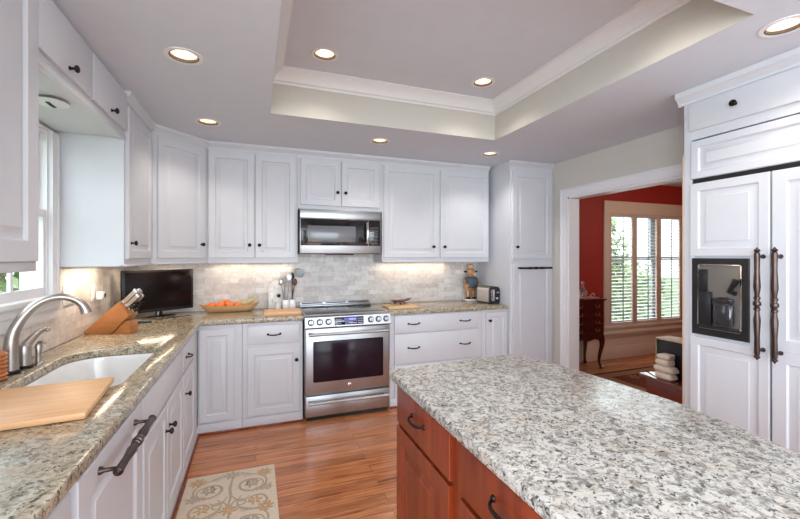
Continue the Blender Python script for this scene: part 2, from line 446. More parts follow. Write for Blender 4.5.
b.box(XL, WY0-.05, WZ0-.075, XL+.034, WY1+.070, WZ0-.03, .008); b.box(XL, WY0-.05, WZ0-.135, XL+.02, WY1+.070, WZ0-.075, .006)
wchild(b, 'window_stool', M_TRIM)
zm = 1.665
b = MB()
for (x, z0, z1) in ((XL-.034, WZ0, zm+.02), (XL-.062, zm-.02, WZ1-.012)):
    y0, y1 = WY0+.012, WY1-.012
    b.box(x, y0, z0, x+.026, y0+.03, z1); b.box(x, y1-.022, z0, x+.026, y1, z1)
    b.box(x, y0+.03, z0, x+.026, y1-.022, z0+.045); b.box(x, y0+.03, z1-.04, x+.026, y1-.022, z1)
b.box(XL-.030, WY1-.32, WZ0+.045, XL-.016, WY1-.298, zm-.02)
wchild(b, 'window_sash', M_TRIM)
b = MB(); b.box(XL-.024, WY0+.04, WZ0+.04, XL-.021, WY1-.032, zm-.01); b.box(XL-.052, WY0+.04, zm+.01, XL-.049, WY1-.032, WZ1-.05)
wchild(b, 'window_pane', M_PANE)
b = MB(); b.tube([(XL-.03, 2.10, WZ0+.012), (XL-.02, 2.16, WZ0+.016), (XL-.015, 2.27, WZ0+.014)], [.008, .009, .006])
wchild(b, 'crank_handle', paint('brown_metal', srgb(96, 66, 50), .4))

# ------------------------------------------------------------------ dining window frame
wn2 = thing('window_2', '', ''); del wn2['label']; del wn2['category']; struct(wn2)
b = MB()
b.box(NX0-.095, YB-.025, NZ0-.08, NX0, YB, NZ1+.17, .005); b.box(NX1, YB-.025, NZ0-.08, NX1+.095, YB, NZ1+.17, .005)
b.box(NX0-.095, YB-.0255, NZ1, NX1+.095, YB, NZ1+.17, .005)
b.box(NX0-.11, YB-.05, NZ0-.04, NX1+.11, YB, NZ0, .006); b.box(NX0-.095, YB-.026, NZ0-.1, NX1+.095, YB, NZ0-.04, .004)
b.build('window_casing', M_CREAM, wn2)
b = MB()
for k in range(2):
    x0, x1 = NX0+k*.98, NX0+(k+1)*.98
    for z0, z1, y in ((NZ0, 1.41, YB+.05), (1.37, NZ1, YB+.075)):
        b.box(x0, y, z0, x0+.05, y+.03, z1); b.box(x1-.05, y, z0, x1, y+.03, z1)
        b.box(x0+.05, y, z0, x1-.05, y+.03, z0+.05); b.box(x0+.05, y, z1-.04, x1-.05, y+.03, z1)
b.build('window_sash', paint('grey_sash', srgb(150, 156, 164), .5), wn2)
b = MB(); b.box(NX0, YB+.062, NZ0, NX1, YB+.066, 1.39); b.box(NX0, YB+.088, 1.39, NX1, YB+.092, NZ1)
b.build('window_pane', M_PANE, wn2)
# four plantation shutter panels
PW = (NX1-NX0)/4
names = ['leftmost white shutter panel of the dining window, nearest the dark chest',
         'second white shutter panel from the left in the dining window',
         'third white shutter panel from the left in the dining window',
         'rightmost shutter panel of the dining window, mostly hidden by the refrigerator']
M_LOUV = paint('white_louver_paint', srgb(232, 232, 232), .5, .01, 0)
M_SHUT = paint('cream_shutter_paint', srgb(196, 172, 156), .5, .02, .02)
M_ROD = paint('tilt_rod_paint', srgb(120, 116, 112), .5)
for i in range(4):
    t = thing('window_shutter', names[i], 'shutter', (NX0+PW*(i+.5), YB-.005, NZ0), 0, 'shutter panels of the dining window')
    H = NZ1-NZ0; hw = PW/2-.003
    b = MB()
    b.box(-hw, -.012, 0, -hw+.042, .016, H, .003); b.box(hw-.042, -.012, 0, hw, .016, H, .003)
    b.box(-hw+.042, -.012, 0, hw-.042, .016, .04, .003); b.box(-hw+.042, -.012, H-.04, hw-.042, .016, H, .003)
    b.build('shutter_frame', M_SHUT, t)
    b = MB(); n = 31
    for k in range(n):
        z = .04+(H-.08)*(k+.5)/n
        q = MB(); q.box(-hw+.043, -.020, -.0028, hw-.043, .020, .0028, .0015, 1)
        q.xf(Matrix.Translation((0, .004, z)) @ Matrix.Rotation(math.radians(9), 4, 'X'))
        me = bpy.data.meshes.new('tmp'); q.bm.to_mesh(me); q.bm.free(); b.bm.from_mesh(me); bpy.data.meshes.remove(me)
    b.build('louvers', M_LOUV, t)
    MB().box(-.006, -.03, .06, .006, -.02, H-.06, .002).build('tilt_rod', M_ROD, t)

# ------------------------------------------------------------------ outside
M_LAWN = foliage_mat('lawn', srgb(70, 96, 48), srgb(110, 130, 70))
struct(MB().box(-25, -25, -.6, 35, 40, -.45).build('ground', M_LAWN, smooth=False))
def shrub(name, label, loc, w, h, n, seed, cols):
    rnd = random.Random(seed); b = MB(); V = []; F = []
    for k in range(n):
        u = rnd.random()**.4; th = rnd.uniform(0, 2*PI); ph = rnd.uniform(-1, 1)
        rr = math.sqrt(1-ph*ph)
        c = Vector((w*u*rr*math.cos(th), w*u*rr*math.sin(th), h*.5+h*.5*u*ph))
        d = Vector((rnd.gauss(0, 1), rnd.gauss(0, 1), rnd.gauss(0, 1))).normalized(); e = d.orthogonal().normalized(); s_ = rnd.uniform(.05, .11)
        i = len(V)
        V += [c-d*s_, c+e*s_*.5, c+d*s_, c-e*s_*.5]; F.append((i, i+1, i+2, i+3))
    b.faces(V, F); b.tube([(0, 0, -.1), (.02, 0, h*.3), (0, .02, h*.7)], [.06, .04, .02], 6)
    return tag(b.build(name, foliage_mat(name+'_leaves', *cols), None, False, loc), label, 'shrub')
G1 = (srgb(96, 124, 76), srgb(170, 190, 130)); G2 = (srgb(130, 150, 116), srgb(190, 202, 168))
shrub('shrub', 'leafy green shrub seen through the left half of the shuttered window', (7.0, 6.6, -.45), .75, 2.9, 2600, 1, G1)
shrub('shrub', 'lower shrub seen low through the right half of the shuttered window', (9.0, 7.4, -.45), 1.0, 1.8, 1600, 2, G1)
shrub('shrub', 'pale green bush seen through the lower sash of the sink window', (-3.0, 4.4, -.45), .8, 2.0, 1800, 3, G2)
shrub('shrub', 'dark leafy branches seen through the upper sash of the sink window', (-2.6, 5.3, 1.0), .5, 1.5, 900, 4, G1)

# ------------------------------------------------------------------ ceiling lights
def can(x, y, z, bulb, label, power, white=False):
    t = thing('recessed_light', label, 'ceiling light', (x, y, z), 0, 'recessed ceiling lights')
    b = MB(); n = 28
    pr = [(RC+.016, -.0005), (RC+.016, -.004), (RC+.004, -.006), (RC-.004, -.004), (RC-.004, 0.0)]
    b.lathe(pr, n=n, cap0=False, cap1=False); b.build('trim_ring', M_TRIM, t)
    b = MB(); b.lathe([(RC-.004, -.003), (RC-.010, -.002), (RC-.010, .012), (RC-.004, .012)], n=n, cap0=False, cap1=False); b.build('gasket', M_RING, t)
    b = MB(); b.lathe([(RC-.006, .0), (RC-.012, .05), (RC-.020, .09)], n=n, cap0=False, cap1=False); b.build('reflector', M_REFL, t)
    b = MB(); b.lathe([(RC-.021, .088), (RC-.026, .05), (.034, .036), (.016, .030), (0, .029)], n=n, cap0=True, cap1=True); b.build('bulb', bulb, t)
    l = bpy.data.lights.new('can_lamp', 'SPOT'); l.energy = power; l.color = (1, .90, .78) if not white else (1, .96, .92); l.spot_size = math.radians(125); l.spot_blend = .7; l.shadow_soft_size = .05
    o = bpy.data.objects.new('can_lamp', l); COL.objects.link(o); o.location = (x, y, z-.012)
labs = ['lit recessed ceiling light above the sink and left counter', 'lit recessed ceiling light in front of the corner upper cabinets',
        'lit recessed ceiling light in the low ceiling before the microwave cabinet', 'bright white recessed ceiling light beside the tall pantry cabinet',
        'lit recessed ceiling light in front of the refrigerator cabinet', 'recessed ceiling light near the rear right of the kitchen behind the view',
        'recessed ceiling light over the near left counter outside the view', 'recessed ceiling light in the middle rear of the kitchen behind the view']
for (x, y, bm_), lb in list(zip(CANS, labs))[:5]: can(x, y, ZC, bm_, lb, 15 if bm_ is M_BULBW else 11, bm_ is M_BULBW)
labs = ['lit recessed light at the left of the raised tray ceiling', 'lit recessed light at the right of the raised tray ceiling']
for (x, y, bm_), lb in list(zip(TCANS, labs)): can(x, y, ZT, bm_, lb, 9)
for (x, y, z) in [(c[0], c[1], ZC) for c in CANS[5:]] + [(c[0], c[1], ZT) for c in TCANS[2:]]:
    can(x, y, z, M_BULB, 'recessed ceiling light outside the view, behind or above the camera', 9)

# ------------------------------------------------------------------ cabinet hardware
def knob_mb(b, x, z, y=-.02, r=.016):
    b.lathe([(.009, 0), (.009, .003), (.005, .006), (.0055, .016), (r*.75, .020), (r, .025), (r*.92, .031), (r*.5, .035), (0, .036)], (x, y, z), (0, -1, 0), 16)
def bow_pull(b, x, z, w=.10, y=-.02, vert=False):
    P = []
    for k in range(13):
        s_ = -1+2*k/12
        P.append((x+s_*w/2, y-.028*(1-s_**4)-.002, z-.004*(1-s_*s_)))
    b.tube(P, [.0045+.0015*(1-abs(-1+2*k/12)) for k in range(13)], 8)
    for s_ in (-1, 1): b.lathe([(.010, 0), (.009, .004), (.005, .008)], (x+s_*w/2, y, z), (0, -1, 0), 12)
def bar_pull(b, c, length, axis, out, big=1.0, posts=.36):
    """turned appliance pull; axis = unit vector along it, out = unit vector off the face"""
    A = Vector(axis); O = Vector(out); c = Vector(c); L = length/2
    pr = [(-1.03, .002), (-1.005, .006), (-.985, .013), (-.965, .015), (-.94, .008), (-.93, .0125), (-.90, .0135), (-.6, .0120), (-.30, .0165), (-.18, .0115), (-.13, .0105), (-.12, .015), (-.085, .015), (-.075, .011), (-.04, .0125), (-.03, .0175), (0, .0185)]
    pr = pr + [(-a, r) for a, r in reversed(pr[:-1])]
    q = Vector((0, 0, 1)).rotation_difference(A)
    b.lathe([(r*big, a*L) for a, r in pr], c + O*.052, A, 16)
    for s_ in (-1, 1):
        b.lathe([(.013*big, 0), (.012*big, .006), (.007*big, .014), (.0065*big, .04), (.010*big, .052)], c + A*(s_*L*.86), O, 12)

def cabinet(name, label, cat, loc, rz, w, h, d, fronts, group=None, body=True, mat=None, hw=None, crown=0.0, crown_ext=(0, 0), z_body=0.0, rail=0.0, base=0.0, shell=False):
    """fronts: (kind, x0, z0, x1, z1, style, hardware) with hardware ('knob', x, z) / ('pull', x, z[, w]) or a list of them"""
    mat = mat or M_CAB; hw = hw or M_BRONZE
    t = thing(name, label, cat, loc, rz, group)
    if body:
        b = MB()
        if shell:
            b.box(0, 0, 0, w, .018, h); b.box(0, .018, 0, .018, d, h); b.box(w-.018, .018, 0, w, d, h); b.box(.018, d-.012, 0, w-.018, d, h); b.box(.018, .018, .10, w-.018, d-.012, .118)
        else: b.box(0, 0, z_body, w, d, h, .002, 1)
        b.build('cabinet_body', mat, t)
    for f in fronts:
        kind, x0, z0, x1, z1, style, hard = f[:7]
        b = MB(); b.front(x0, z0, x1, z1, .02, f[7] if len(f) > 7 else .052, 0, style)
        o = b.build(kind, mat, t)
        if hard:
            for hd in (hard if isinstance(hard, list) else [hard]):
                b = MB()
                if hd[0] == 'knob': knob_mb(b, hd[1], hd[2]); b.build('knob', hw, o)
                elif hd[0] == 'pull': bow_pull(b, hd[1], hd[2], hd[3] if len(hd) > 3 else .1); b.build('pull', hw, o)
                elif hd[0] == 'bar': bar_pull(b, (hd[1], -.02, hd[2]), hd[3], (1, 0, 0), (0, -1, 0), hd[4]); b.build('pull', hd[5] if len(hd) > 5 else hw, o)
    if crown:
        b = MB(); e0, e1 = crown_ext
        c = crown
        # cornice profile extruded along x in front of the body top
        pf = [(0, h-.062), (-.005, h-.062), (-.006, h-.050), (-.012, h-.045), (-.020, h-.034), (-.030, h-.026), (-.036, h-.022), (-.036, h-.001), (0, h-.001)]
        vs0 = [(y, z) for y, z in pf]
        n = len(vs0)
        V = [(0-e0+(-0 if e0 == 0 else 0), y, z) for y, z in vs0] + [(w+e1, y, z) for y, z in vs0]
        F = [tuple(range(n)), tuple(range(2*n-1, n-1, -1))] + [(i, n+i, n+(i+1) % n, (i+1) % n) for i in range(n)]
        b.faces(V, F); b.build('crown_moulding', mat, t)
    if rail:
        b = MB(); b.box(0.0, -.012, z_body-rail, w, .02, z_body+.012, .004); b.build('light_rail', mat, t)
    if base:
        b = MB(); b.box(0, -.010, 0, w, 0, base, .003); b.build('base_board', mat, t)
        b = MB(); b.box(0, -.022, 0.0, w, -.010, .018, .005); b.build('shoe_moulding', M_CHERRY, t)
    return t

# ------------------------------------------------------------------ upper cabinets (face plane y = YU on the back wall)
YU = 3.755; ZU = 1.368
G_UP = 'white upper cabinets'
HU = ZC-ZU
dz0, dz1 = 1.414-ZU, 2.345-ZU
cabinet('upper_cabinet', 'white double-door upper cabinet left of the microwave', 'cabinet', (-.398, YU, ZU), 0, .765, HU, YB-YU-.01, [
    ('door', .012, dz0, .384, dz1, 'raised', ('knob', .345, 1.529-ZU)), ('door', .394, dz0, .745, dz1, 'raised', ('knob', .428, 1.529-ZU))], G_UP, crown=1, rail=.001)
cabinet('upper_cabinet', 'short white double-door cabinet directly above the microwave', 'cabinet', (.369, YU, 1.875), 0, .823, ZC-1.875, YB-YU-.01, [
    ('door', .022, .038, .400, .470, 'raised', ('knob', .368, .165)), ('door', .412, .038, .790, .470, 'raised', ('knob', .446, .165))], G_UP, crown=1)
cabinet('upper_cabinet', 'white double-door upper cabinet between microwave and tall pantry', 'cabinet', (1.194, YU, ZU), 0, 1.256, HU, YB-YU-.01, [
    ('door', .016, dz0, .622, dz1, 'raised', ('knob', .560, 1.529-ZU)), ('door', .648, dz0, 1.244, dz1, 'raised', ('knob', .688, 1.529-ZU))], G_UP, crown=1, rail=.001)
# diagonal corner cabinet
P0 = Vector((-.735, 3.425)); P1 = Vector((-.40, 3.752)); wd_ = (P1-P0).length; ang = math.atan2(P1.y-P0.y, P1.x-P0.x)
t = cabinet('corner_cabinet', 'white diagonal upper cabinet in the corner above the television', 'cabinet', (P0.x, P0.y, ZU), ang, wd_, HU, .2, [
    ('door', .03, dz0, wd_-.03, dz1, 'raised', ('knob', wd_-.068, 1.529-ZU))], G_UP, crown=1, body=False, rail=.001)
b = MB()
cs, sn = math.cos(-ang), math.sin(-ang)
poly = [(P0.x, P0.y), (P1.x, P1.y), (-.40, YB-.01), (XL+.01, YB-.01), (XL+.01, P0.y)]
poly = [((x-P0.x)*cs-(y-P0.y)*sn, (x-P0.x)*sn+(y-P0.y)*cs) for x, y in poly]
b.slab(poly, 0, HU); b.build('cabinet_body', M_CAB, t)
# left wall upper, single door (faces +x)
XU = -.745
cabinet('upper_cabinet', 'narrow white upper cabinet right of the sink window, one door', 'cabinet', (XU, 2.772, ZU), PI/2, .645, HU, XU-XL-.005, [
    ('door', .03, dz0, .585, dz1, 'raised', ('knob', .068, 1.511-ZU))], G_UP, crown=1, rail=.001)
# bridge cabinet over the sink window
cabinet('bridge_cabinet', 'shallow white cabinet over the sink window with two lift doors', 'cabinet', (XU, 1.753, 2.14), PI/2, 1.016, ZC-2.14, XU-XL-.005, [
    ('door', .008, .042, .488, .262, 'slab', ('knob', .235, .070)), ('door', .506, .042, 1.012, .262, 'slab', ('knob', .735, .070))], G_UP, rail=.012)
# nearest upper cabinet, at the left edge of the view
cabinet('upper_cabinet', 'large white upper cabinet at the left edge, left of the sink window', 'cabinet', (XU, .95, 1.40), PI/2, .801, ZC-1.40, XU-XL-.005, [
    ('door', .008, .012, .385, .99, 'raised', ('knob', .34, .12)), ('door', .395, .012, .797, .99, 'raised', None, .070)], G_UP, rail=.022)
# puck light in the soffit under the bridge cabinet
t = thing('puck_light', 'unlit white round puck light under the cabinet above the sink', 'light', (-.87, 2.20, 2.127))
b = MB(); b.lathe([(.064, 0), (.064, -.005), (.052, -.010), (0, -.011)], n=28); b.build('trim_ring', M_TRIM, t)
b = MB(); b.box(-.008, -.036, -.013, .008, .036, -.010, .003); b.build('slot', M_SEAM, t)
b = MB(); b.box(XL+.004, 1.74, 2.128, XU, 2.765, 2.138)

# tall pantry
cabinet('pantry_cabinet', 'tall white pantry cabinet beside the doorway with dark horizontal pull', 'cabinet', (2.492, 3.42, 0), 0, .556, ZC, YB-3.43, [
    ('door', .022, 1.402, .520, 2.318, 'raised', ('knob', .066, 1.526)), ('door', .022, .10, .520, 1.352, 'raised', ('bar', .275, 1.305, .42, .8))], crown=1, crown_ext=(.024, 0), base=.09)

# ------------------------------------------------------------------ base cabinets
YF = 3.472; HB = .872; XF = -.440
G_B = 'white base cabinets'
cabinet('base_cabinet', 'white base cabinet in the back corner with one tall framed panel', 'cabinet', (XF+.002, YF, 0), 0, .33, HB, YB-YF-.01, [
    ('door', .014, .10, .272, .842, 'raised', None)], G_B, base=.085)
cabinet('base_cabinet', 'white base cabinet left of the range with one drawer and door', 'cabinet', (-.106, YF, 0), 0, .486, HB, YB-YF-.01, [
    ('drawer', .040, .695, .458, .847, 'slab', ('pull', .250, .772, .1)), ('door', .040, .10, .458, .655, 'raised', ('knob', .432, .545))], G_B, base=.085)
cabinet('drawer_cabinet', 'white three-drawer base cabinet right of the range', 'cabinet', (1.178, YF, 0), 0, 1.0, HB, YB-YF-.01, [
    ('drawer', .045, .700, .945, .865, 'slab', [('pull', .24, .785, .11), ('pull', .80, .785, .11)]),
    ('drawer', .045, .405, .945, .690, 'slab', [('pull', .24, .555, .11), ('pull', .80, .555, .11)]),
    ('drawer', .045, .10, .945, .395, 'slab', [('pull', .24, .255, .11), ('pull', .80, .255, .11)])], G_B, base=.085)
cabinet('base_cabinet', 'narrow white base cabinet between drawers and pantry', 'cabinet', (2.180, YF, 0), 0, .309, HB, YB-YF-.01, [
    ('door', .045, .10, .305, .850, 'raised', ('knob', .080, .765), .045)], G_B, base=.085)
# left run faces +x, local x runs along +y
cabinet('base_cabinet', 'white drawer and door base cabinet between sink and back corner', 'cabinet', (XF, 2.722, 0), PI/2, .744, HB, XF-XL-.01, [
    ('drawer', .020, .700, .470, .860, 'slab', ('pull', .13, .785, .09)), ('door', .020, .10, .470, .685, 'raised', ('knob', .075, .555))], G_B, base=.06)
cabinet('sink_cabinet', 'white sink base cabinet with two doors and false drawer front', 'cabinet', (XF, 1.802, 0), PI/2, .918, HB, XF-XL-.01, [
    ('false_front', .015, .700, .905, .860, 'slab', None), ('door', .015, .10, .450, .685, 'raised', ('knob', .415, .560)), ('door', .462, .10, .905, .685, 'raised', ('knob', .500, .560))], G_B, base=.06, shell=True)
t = thing('dishwasher', 'white panelled dishwasher beside the sink with long bronze pull', 'dishwasher', (XF, 1.190, 0), PI/2)
b = MB(); b.box(0.004, 0, .0, .606, .58, HB-.002, .002, 1); b.build('body', M_CAB, t)
b = MB(); b.front(.012, .10, .598, .862, .02, .075, 0, 'raised'); o = b.build('door', M_CAB, t)
b = MB(); bar_pull(b, (.322, -.02, .818), .40, (1, 0, 0), (0, -1, 0), .92); b.build('pull', M_BRONZE2, o)
b = MB(); b.box(0.004, -.010, 0, .606, 0, .085, .003); b.build('base_board', M_CAB, t)
cabinet('base_cabinet', 'white base cabinet at the near end of the left counter', 'cabinet', (XF, .35, 0), PI/2, .836, HB, XF-XL-.01, [
    ('drawer', .015, .700, .815, .860, 'slab', ('pull', .41, .785, .1)), ('door', .015, .10, .41, .685, 'raised', ('knob', .37, .6)), ('door', .422, .10, .815, .685, 'raised', ('knob', .46, .6))], G_B, base=.085)

# ------------------------------------------------------------------ countertops
def rounded(poly_hole, r, n=6): ...
XE, YE = -.411, 3.4436
# L-shaped left countertop with a real sink opening
def holed_slab(outer, hole, z0, z1, name, mat, bev):
    bm = bmesh.new(); es = []
    def loop(pts, z):
        vs = [bm.verts.new((x, y, z)) for x, y in pts]
        e = [bm.edges.new((vs[i], vs[(i+1) % len(vs)])) for i in range(len(vs))]
        return vs, e
    top = []
    for z in (z0, z1):
        vo, eo = loop(outer, z); vh, eh = loop(hole, z)
        bmesh.ops.triangle_fill(bm, use_beauty=True, use_dissolve=False, edges=eo+eh); top.append((vo, vh))
    # chamfered rim is a swept bullnose strip
    for k in (0, 1):
        a, c = top[0][k], top[1][k]
        for i in range(len(a)):
            j = (i+1) % len(a); bm.faces.new((a[i], a[j], c[j], c[i]))
    mb = MB(); mb.bm.free(); mb.bm = bm
    es = [e for e in bm.edges if e.is_valid and len(e.link_faces) == 2 and abs(e.link_faces[0].normal.z-e.link_faces[1].normal.z) > .5]
    bmesh.ops.recalc_face_normals(bm, faces=bm.faces[:])
    es = [e for e in bm.edges if len(e.link_faces) == 2 and abs(abs(e.link_faces[0].normal.z)-abs(e.link_faces[1].normal.z)) > .5]
    bmesh.ops.bevel(bm, geom=es, offset=bev, segments=3, affect='EDGES', profile=.5)
    return mb.build(name, mat)
def arc(cx, cy, r, a0, a1, n=6): return [(cx+r*math.cos(math.radians(a0+(a1-a0)*k/n)), cy+r*math.sin(math.radians(a0+(a1-a0)*k/n))) for k in range(n+1)]
SX0, SX1, SY0, SY1 = -.925, -.515, 1.84, 2.585
hole = arc(SX1-.05, SY0+.05, .05, -90, 0) + arc(SX1-.03, SY1-.03, .03, 0, 90) + arc(SX0+.16, SY1-.16, .16, 90, 180, 8) + arc(SX0+.05, SY0+.05, .05, 180, 270)
outer = [(XL+.009, .35), (XE, .35), (XE, YE), (.386, YE), (.386, YB-.009), (XL+.009, YB-.009)]
tag(holed_slab(outer, hole, .875, CT, 'countertop', M_GRAN_W, .009), 'L-shaped beige granite countertop around the sink and corner', 'countertop')
b = MB(); b.slab([(1.172, YE), (2.490, YE), (2.490, YB-.009), (1.172, YB-.009)], .875, CT, 0, .009)
tag(b.build('countertop', M_GRAN_W), 'beige granite countertop between range and tall pantry', 'countertop')
isl = [(.562, -.45), (.562, 1.660), (.575, 1.682), (1.22, 1.722), (1.270, 1.712), (1.312, 1.62), (1.345, 1.45), (1.375, 1.2), (1.388, .95), (1.370, .75), (1.315, .55), (1.24, .3), (1.15, -.45)]
b = MB(); b.slab(isl, .877, CT+.002, 0, .010)
tag(b.build('island_countertop', M_GRAN_I), 'large pale grey speckled granite top of the kitchen island', 'countertop')

# ------------------------------------------------------------------ island cabinets (cherry), faces -x
G_I = 'cherry island cabinets'
def island_unit(y_start, w, label):
    return cabinet('island_cabinet', label, 'cabinet', (.600, y_start, .0), -PI/2, w, .877, .56, [
        ('drawer', .026, .705, w-.040, .862, 'slab', ('pull', w*.48, .800, .115)), ('door', .026, .10, w-.040, .690, 'raised', None, .062)], G_I, mat=M_CHERRY, z_body=.09)
island_unit(1.640, .56, 'cherry island cabinet with drawer and door at the far end')
island_unit(1.078, .56, 'second cherry island cabinet, its drawer at the bottom edge')
island_unit(.516, .56, 'near cherry island cabinet beyond the bottom of the view')

# ------------------------------------------------------------------ range
t = thing('range', 'stainless steel slide-in electric range with smooth cooktop', 'stove', (.392, 3.440, 0))
w = .772
b = MB(); b.box(.004, .02, .03, w-.004, .62, .900, .003); b.build('body', M_STEEL, t)
b = MB(); b.box(-.004, -.004, .900, w+.004, .60, .918, .003); o = b.build('cooktop', M_STEEL, t)
b = MB(); b.box(.02, .04, .9175, w-.02, .555, .9205, .001); g = b.build('glass_surface', M_GLASSB, o)
b = MB()
for cx, cy, r in ((.2, .17, .10), (.57, .17, .085), (.2, .42, .075), (.57, .42, .10)):
    b.lathe([(r, .9206), (r, .9209), (r-.003, .9209), (r-.003, .9206)], (cx, cy, 0), n=32, cap0=False, cap1=False)
b.build('burner_ring', paint('burner_grey', srgb(84, 84, 88), .5), g)
b = MB(); b.box(.015, .545, .916, w-.015, .595, .936, .006); b.box(.02, .598, .916, w-.02, .625, .962, .004)
for k in range(3): b.box(.04+k*.24, .594, .944, .25+k*.24, .600, .956, .001, 1, 1)
b.build('rear_vent', [M_STEEL, M_BLACK], t)
# slanted control panel
b = MB(); b.prism([(0.0, .916), (-.036, .900), (-.050, .815), (-.046, .808), (0.03, .808), (.03, .916)], 0, w)
b.xf(Matrix(((0, 1, 0, 0), (1, 0, 0, 0), (0, 0, 1, 0), (0, 0, 0, 1)))); p_ = b.build('control_panel', M_STEEL, t)
for kx in (.050, .125, .200, .582, .655, .728):
    b = MB()
    b.lathe([(.028, 0), (.028, .004), (.022, .006)], (kx, -.043, .858), (0, -.986, .165), 24, m=1)
    b.lathe([(.021, .005), (.020, .020), (.017, .024), (0, .024)], (kx, -.043, .858), (0, -.986, .165), 24)
    b.box(kx-.004, -.080, .842, kx+.004, -.064, .880, .002)
    b.build('knob', [M_STEEL, M_BLACK], p_)
b = MB(); b.front(.252, .824, .516, .894, .004, .004, 0, 'slab'); b.xf(Matrix.Translation((0, -.0435, .859)) @ Matrix.Rotation(-.16, 4, 'X') @ Matrix.Translation((0, 0, -.859)))
d_ = b.build('display', M_GLASSB, p_)
b = MB(); b.front(.335, .853, .455, .886, .002, .002, -.004, 'slab'); b.xf(Matrix.Translation((0, -.0435, .859)) @ Matrix.Rotation(-.16, 4, 'X') @ Matrix.Translation((0, 0, -.859)))
b.build('screen', glow('blue_screen', (.10, .09, .42, 1), .45), d_)
b = MB()
for q in range(5): b.box(.385+q*.012, -.0068, .866, .393+q*.012, -.0062, .878)
for r_ in range(3):
    for q in range(5):
        for xo in (.265, .462): b.box(xo+q*.010, -.0046, .835+r_*.018, xo+.006+q*.010, -.0040, .839+r_*.018)
for q in range(10): b.box(.345+q*.0105, -.0046, .836, .352+q*.0105, -.0040, .841)
b.xf(Matrix.Translation((0, -.0435, .859)) @ Matrix.Rotation(-.16, 4, 'X') @ Matrix.Translation((0, 0, -.859)))
b.build('display_marks', glow('pale_marks', (.5, .55, .8, 1), .5), d_)
# oven door
b = MB(); b.box(.008, -.030, .232, w-.008, .02, .800, .006); o = b.build('oven_door', M_STEEL, t)
b = MB(); b.box(.070, -.034, .338, w-.070, -.028, .690, .010); b.build('oven_window', M_OVEN, o)
def ebar(b, x0, x1, z, y0):
    b.tube([(x0, y0-.052, z), (x1, y0-.052, z)], .0125, 14)
    for x in (x0+.018, x1-.018): b.box(x-.018, y0-.058, z-.014, x+.018, y0, z+.014, .006)
b = MB(); ebar(b, .03, w-.03, .757, -.030); b.build('handle', M_STEEL, o)
b = MB(); b.lathe([(.017, 0), (.017, .002), (.015, .003)], (w/2+.005, -.030, .286), (0, -1, 0), 24, cap1=True)
bd = b.build('badge', M_CHROME, o)
b = MB(); b.lathe([(.0115, .0), (.0115, .001), (.0085, .001), (.0085, 0)], (w/2+.005, -.033, .286), (0, -1, 0), 20, cap0=False, cap1=False); b.tube([(w/2-.002, -.0335, .284), (w/2+.002, -.0335, .290), (w/2+.003, -.0335, .282), (w/2+.008, -.0335, .290), (w/2+.012, -.0335, .283)], .0012, 6)
b.build('emblem', M_BLACK, bd)
b = MB(); b.box(.008, -.030, .040, w-.008, .02, .218, .006); o = b.build('warming_drawer', M_STEEL, t)
b = MB(); ebar(b, .03, w-.03, .170, -.030); b.build('handle', M_STEEL, o)
b = MB(); b.box(.02, .005, 0, w-.02, .6, .035); b.build('toe_base', M_BLACK, t)

# ------------------------------------------------------------------ microwave
t = thing('microwave', 'stainless steel over-the-range microwave under the short cabinet', 'microwave', (.374, 3.690, 1.452))
w = .784; h = .414
b = MB(); b.box(0, 0.02, .0, w, .38, h+.004, .003); b.build('body', M_BLACK, t)
b = MB(); b.box(.006, -.012, h-.082, w, .024, h, .004); o = b.build('vent_panel', M_STEEL, t)
b = MB(); b.lathe([(.013, 0), (.013, .002), (.011, .003)], (w*.535, -.012, h-.045), (0, -1, 0), 20); b.build('badge', glow('badge_white', (.85, .85, .85, 1), 0.0), o)
b = MB(); b.box(.006, -.012, .004, w, .024, h-.084, .004); o = b.build('door', M_STEEL, t)
b = MB(); b.box(.012, -.016, .078, w*.835, -.010, h-.088, .003); f = b.build('door_glass', M_GLASSB, o)
b = MB(); b.box(.075, -.019, .112, w*.675, -.014, h-.150, .004); b.build('window', M_MWGLASS, f)
b = MB(); b.box(w*.842, -.016, .078, w-.008, -.010, h-.088, .003); k = b.build('keypad', M_GLASSB, t)
b = MB()
for r_ in range(6):
    for c_ in range(3): b.box(w*.885+c_*.022, -.0175, .100+r_*.030, w*.885+.014+c_*.022, -.0155, .110+r_*.030)
b.build('buttons', paint('button_grey', srgb(92, 92, 96), .5), k)
P = [(w*.815, -.014, .100), (w*.815, -.040, .108), (w*.815, -.050, .15), (w*.815, -.052, .2), (w*.815, -.050, .25), (w*.815, -.040, .295), (w*.815, -.014, .302)]
b = MB(); b.tube(P, [.012, .013, .013, .013, .013, .013, .012], 12); b.build('handle', M_CHROME, o)
b = MB(); b.box(.27, .03, -.012, .52, .2, .001, .003); b.build('lamp_housing', M_BLACK, t)

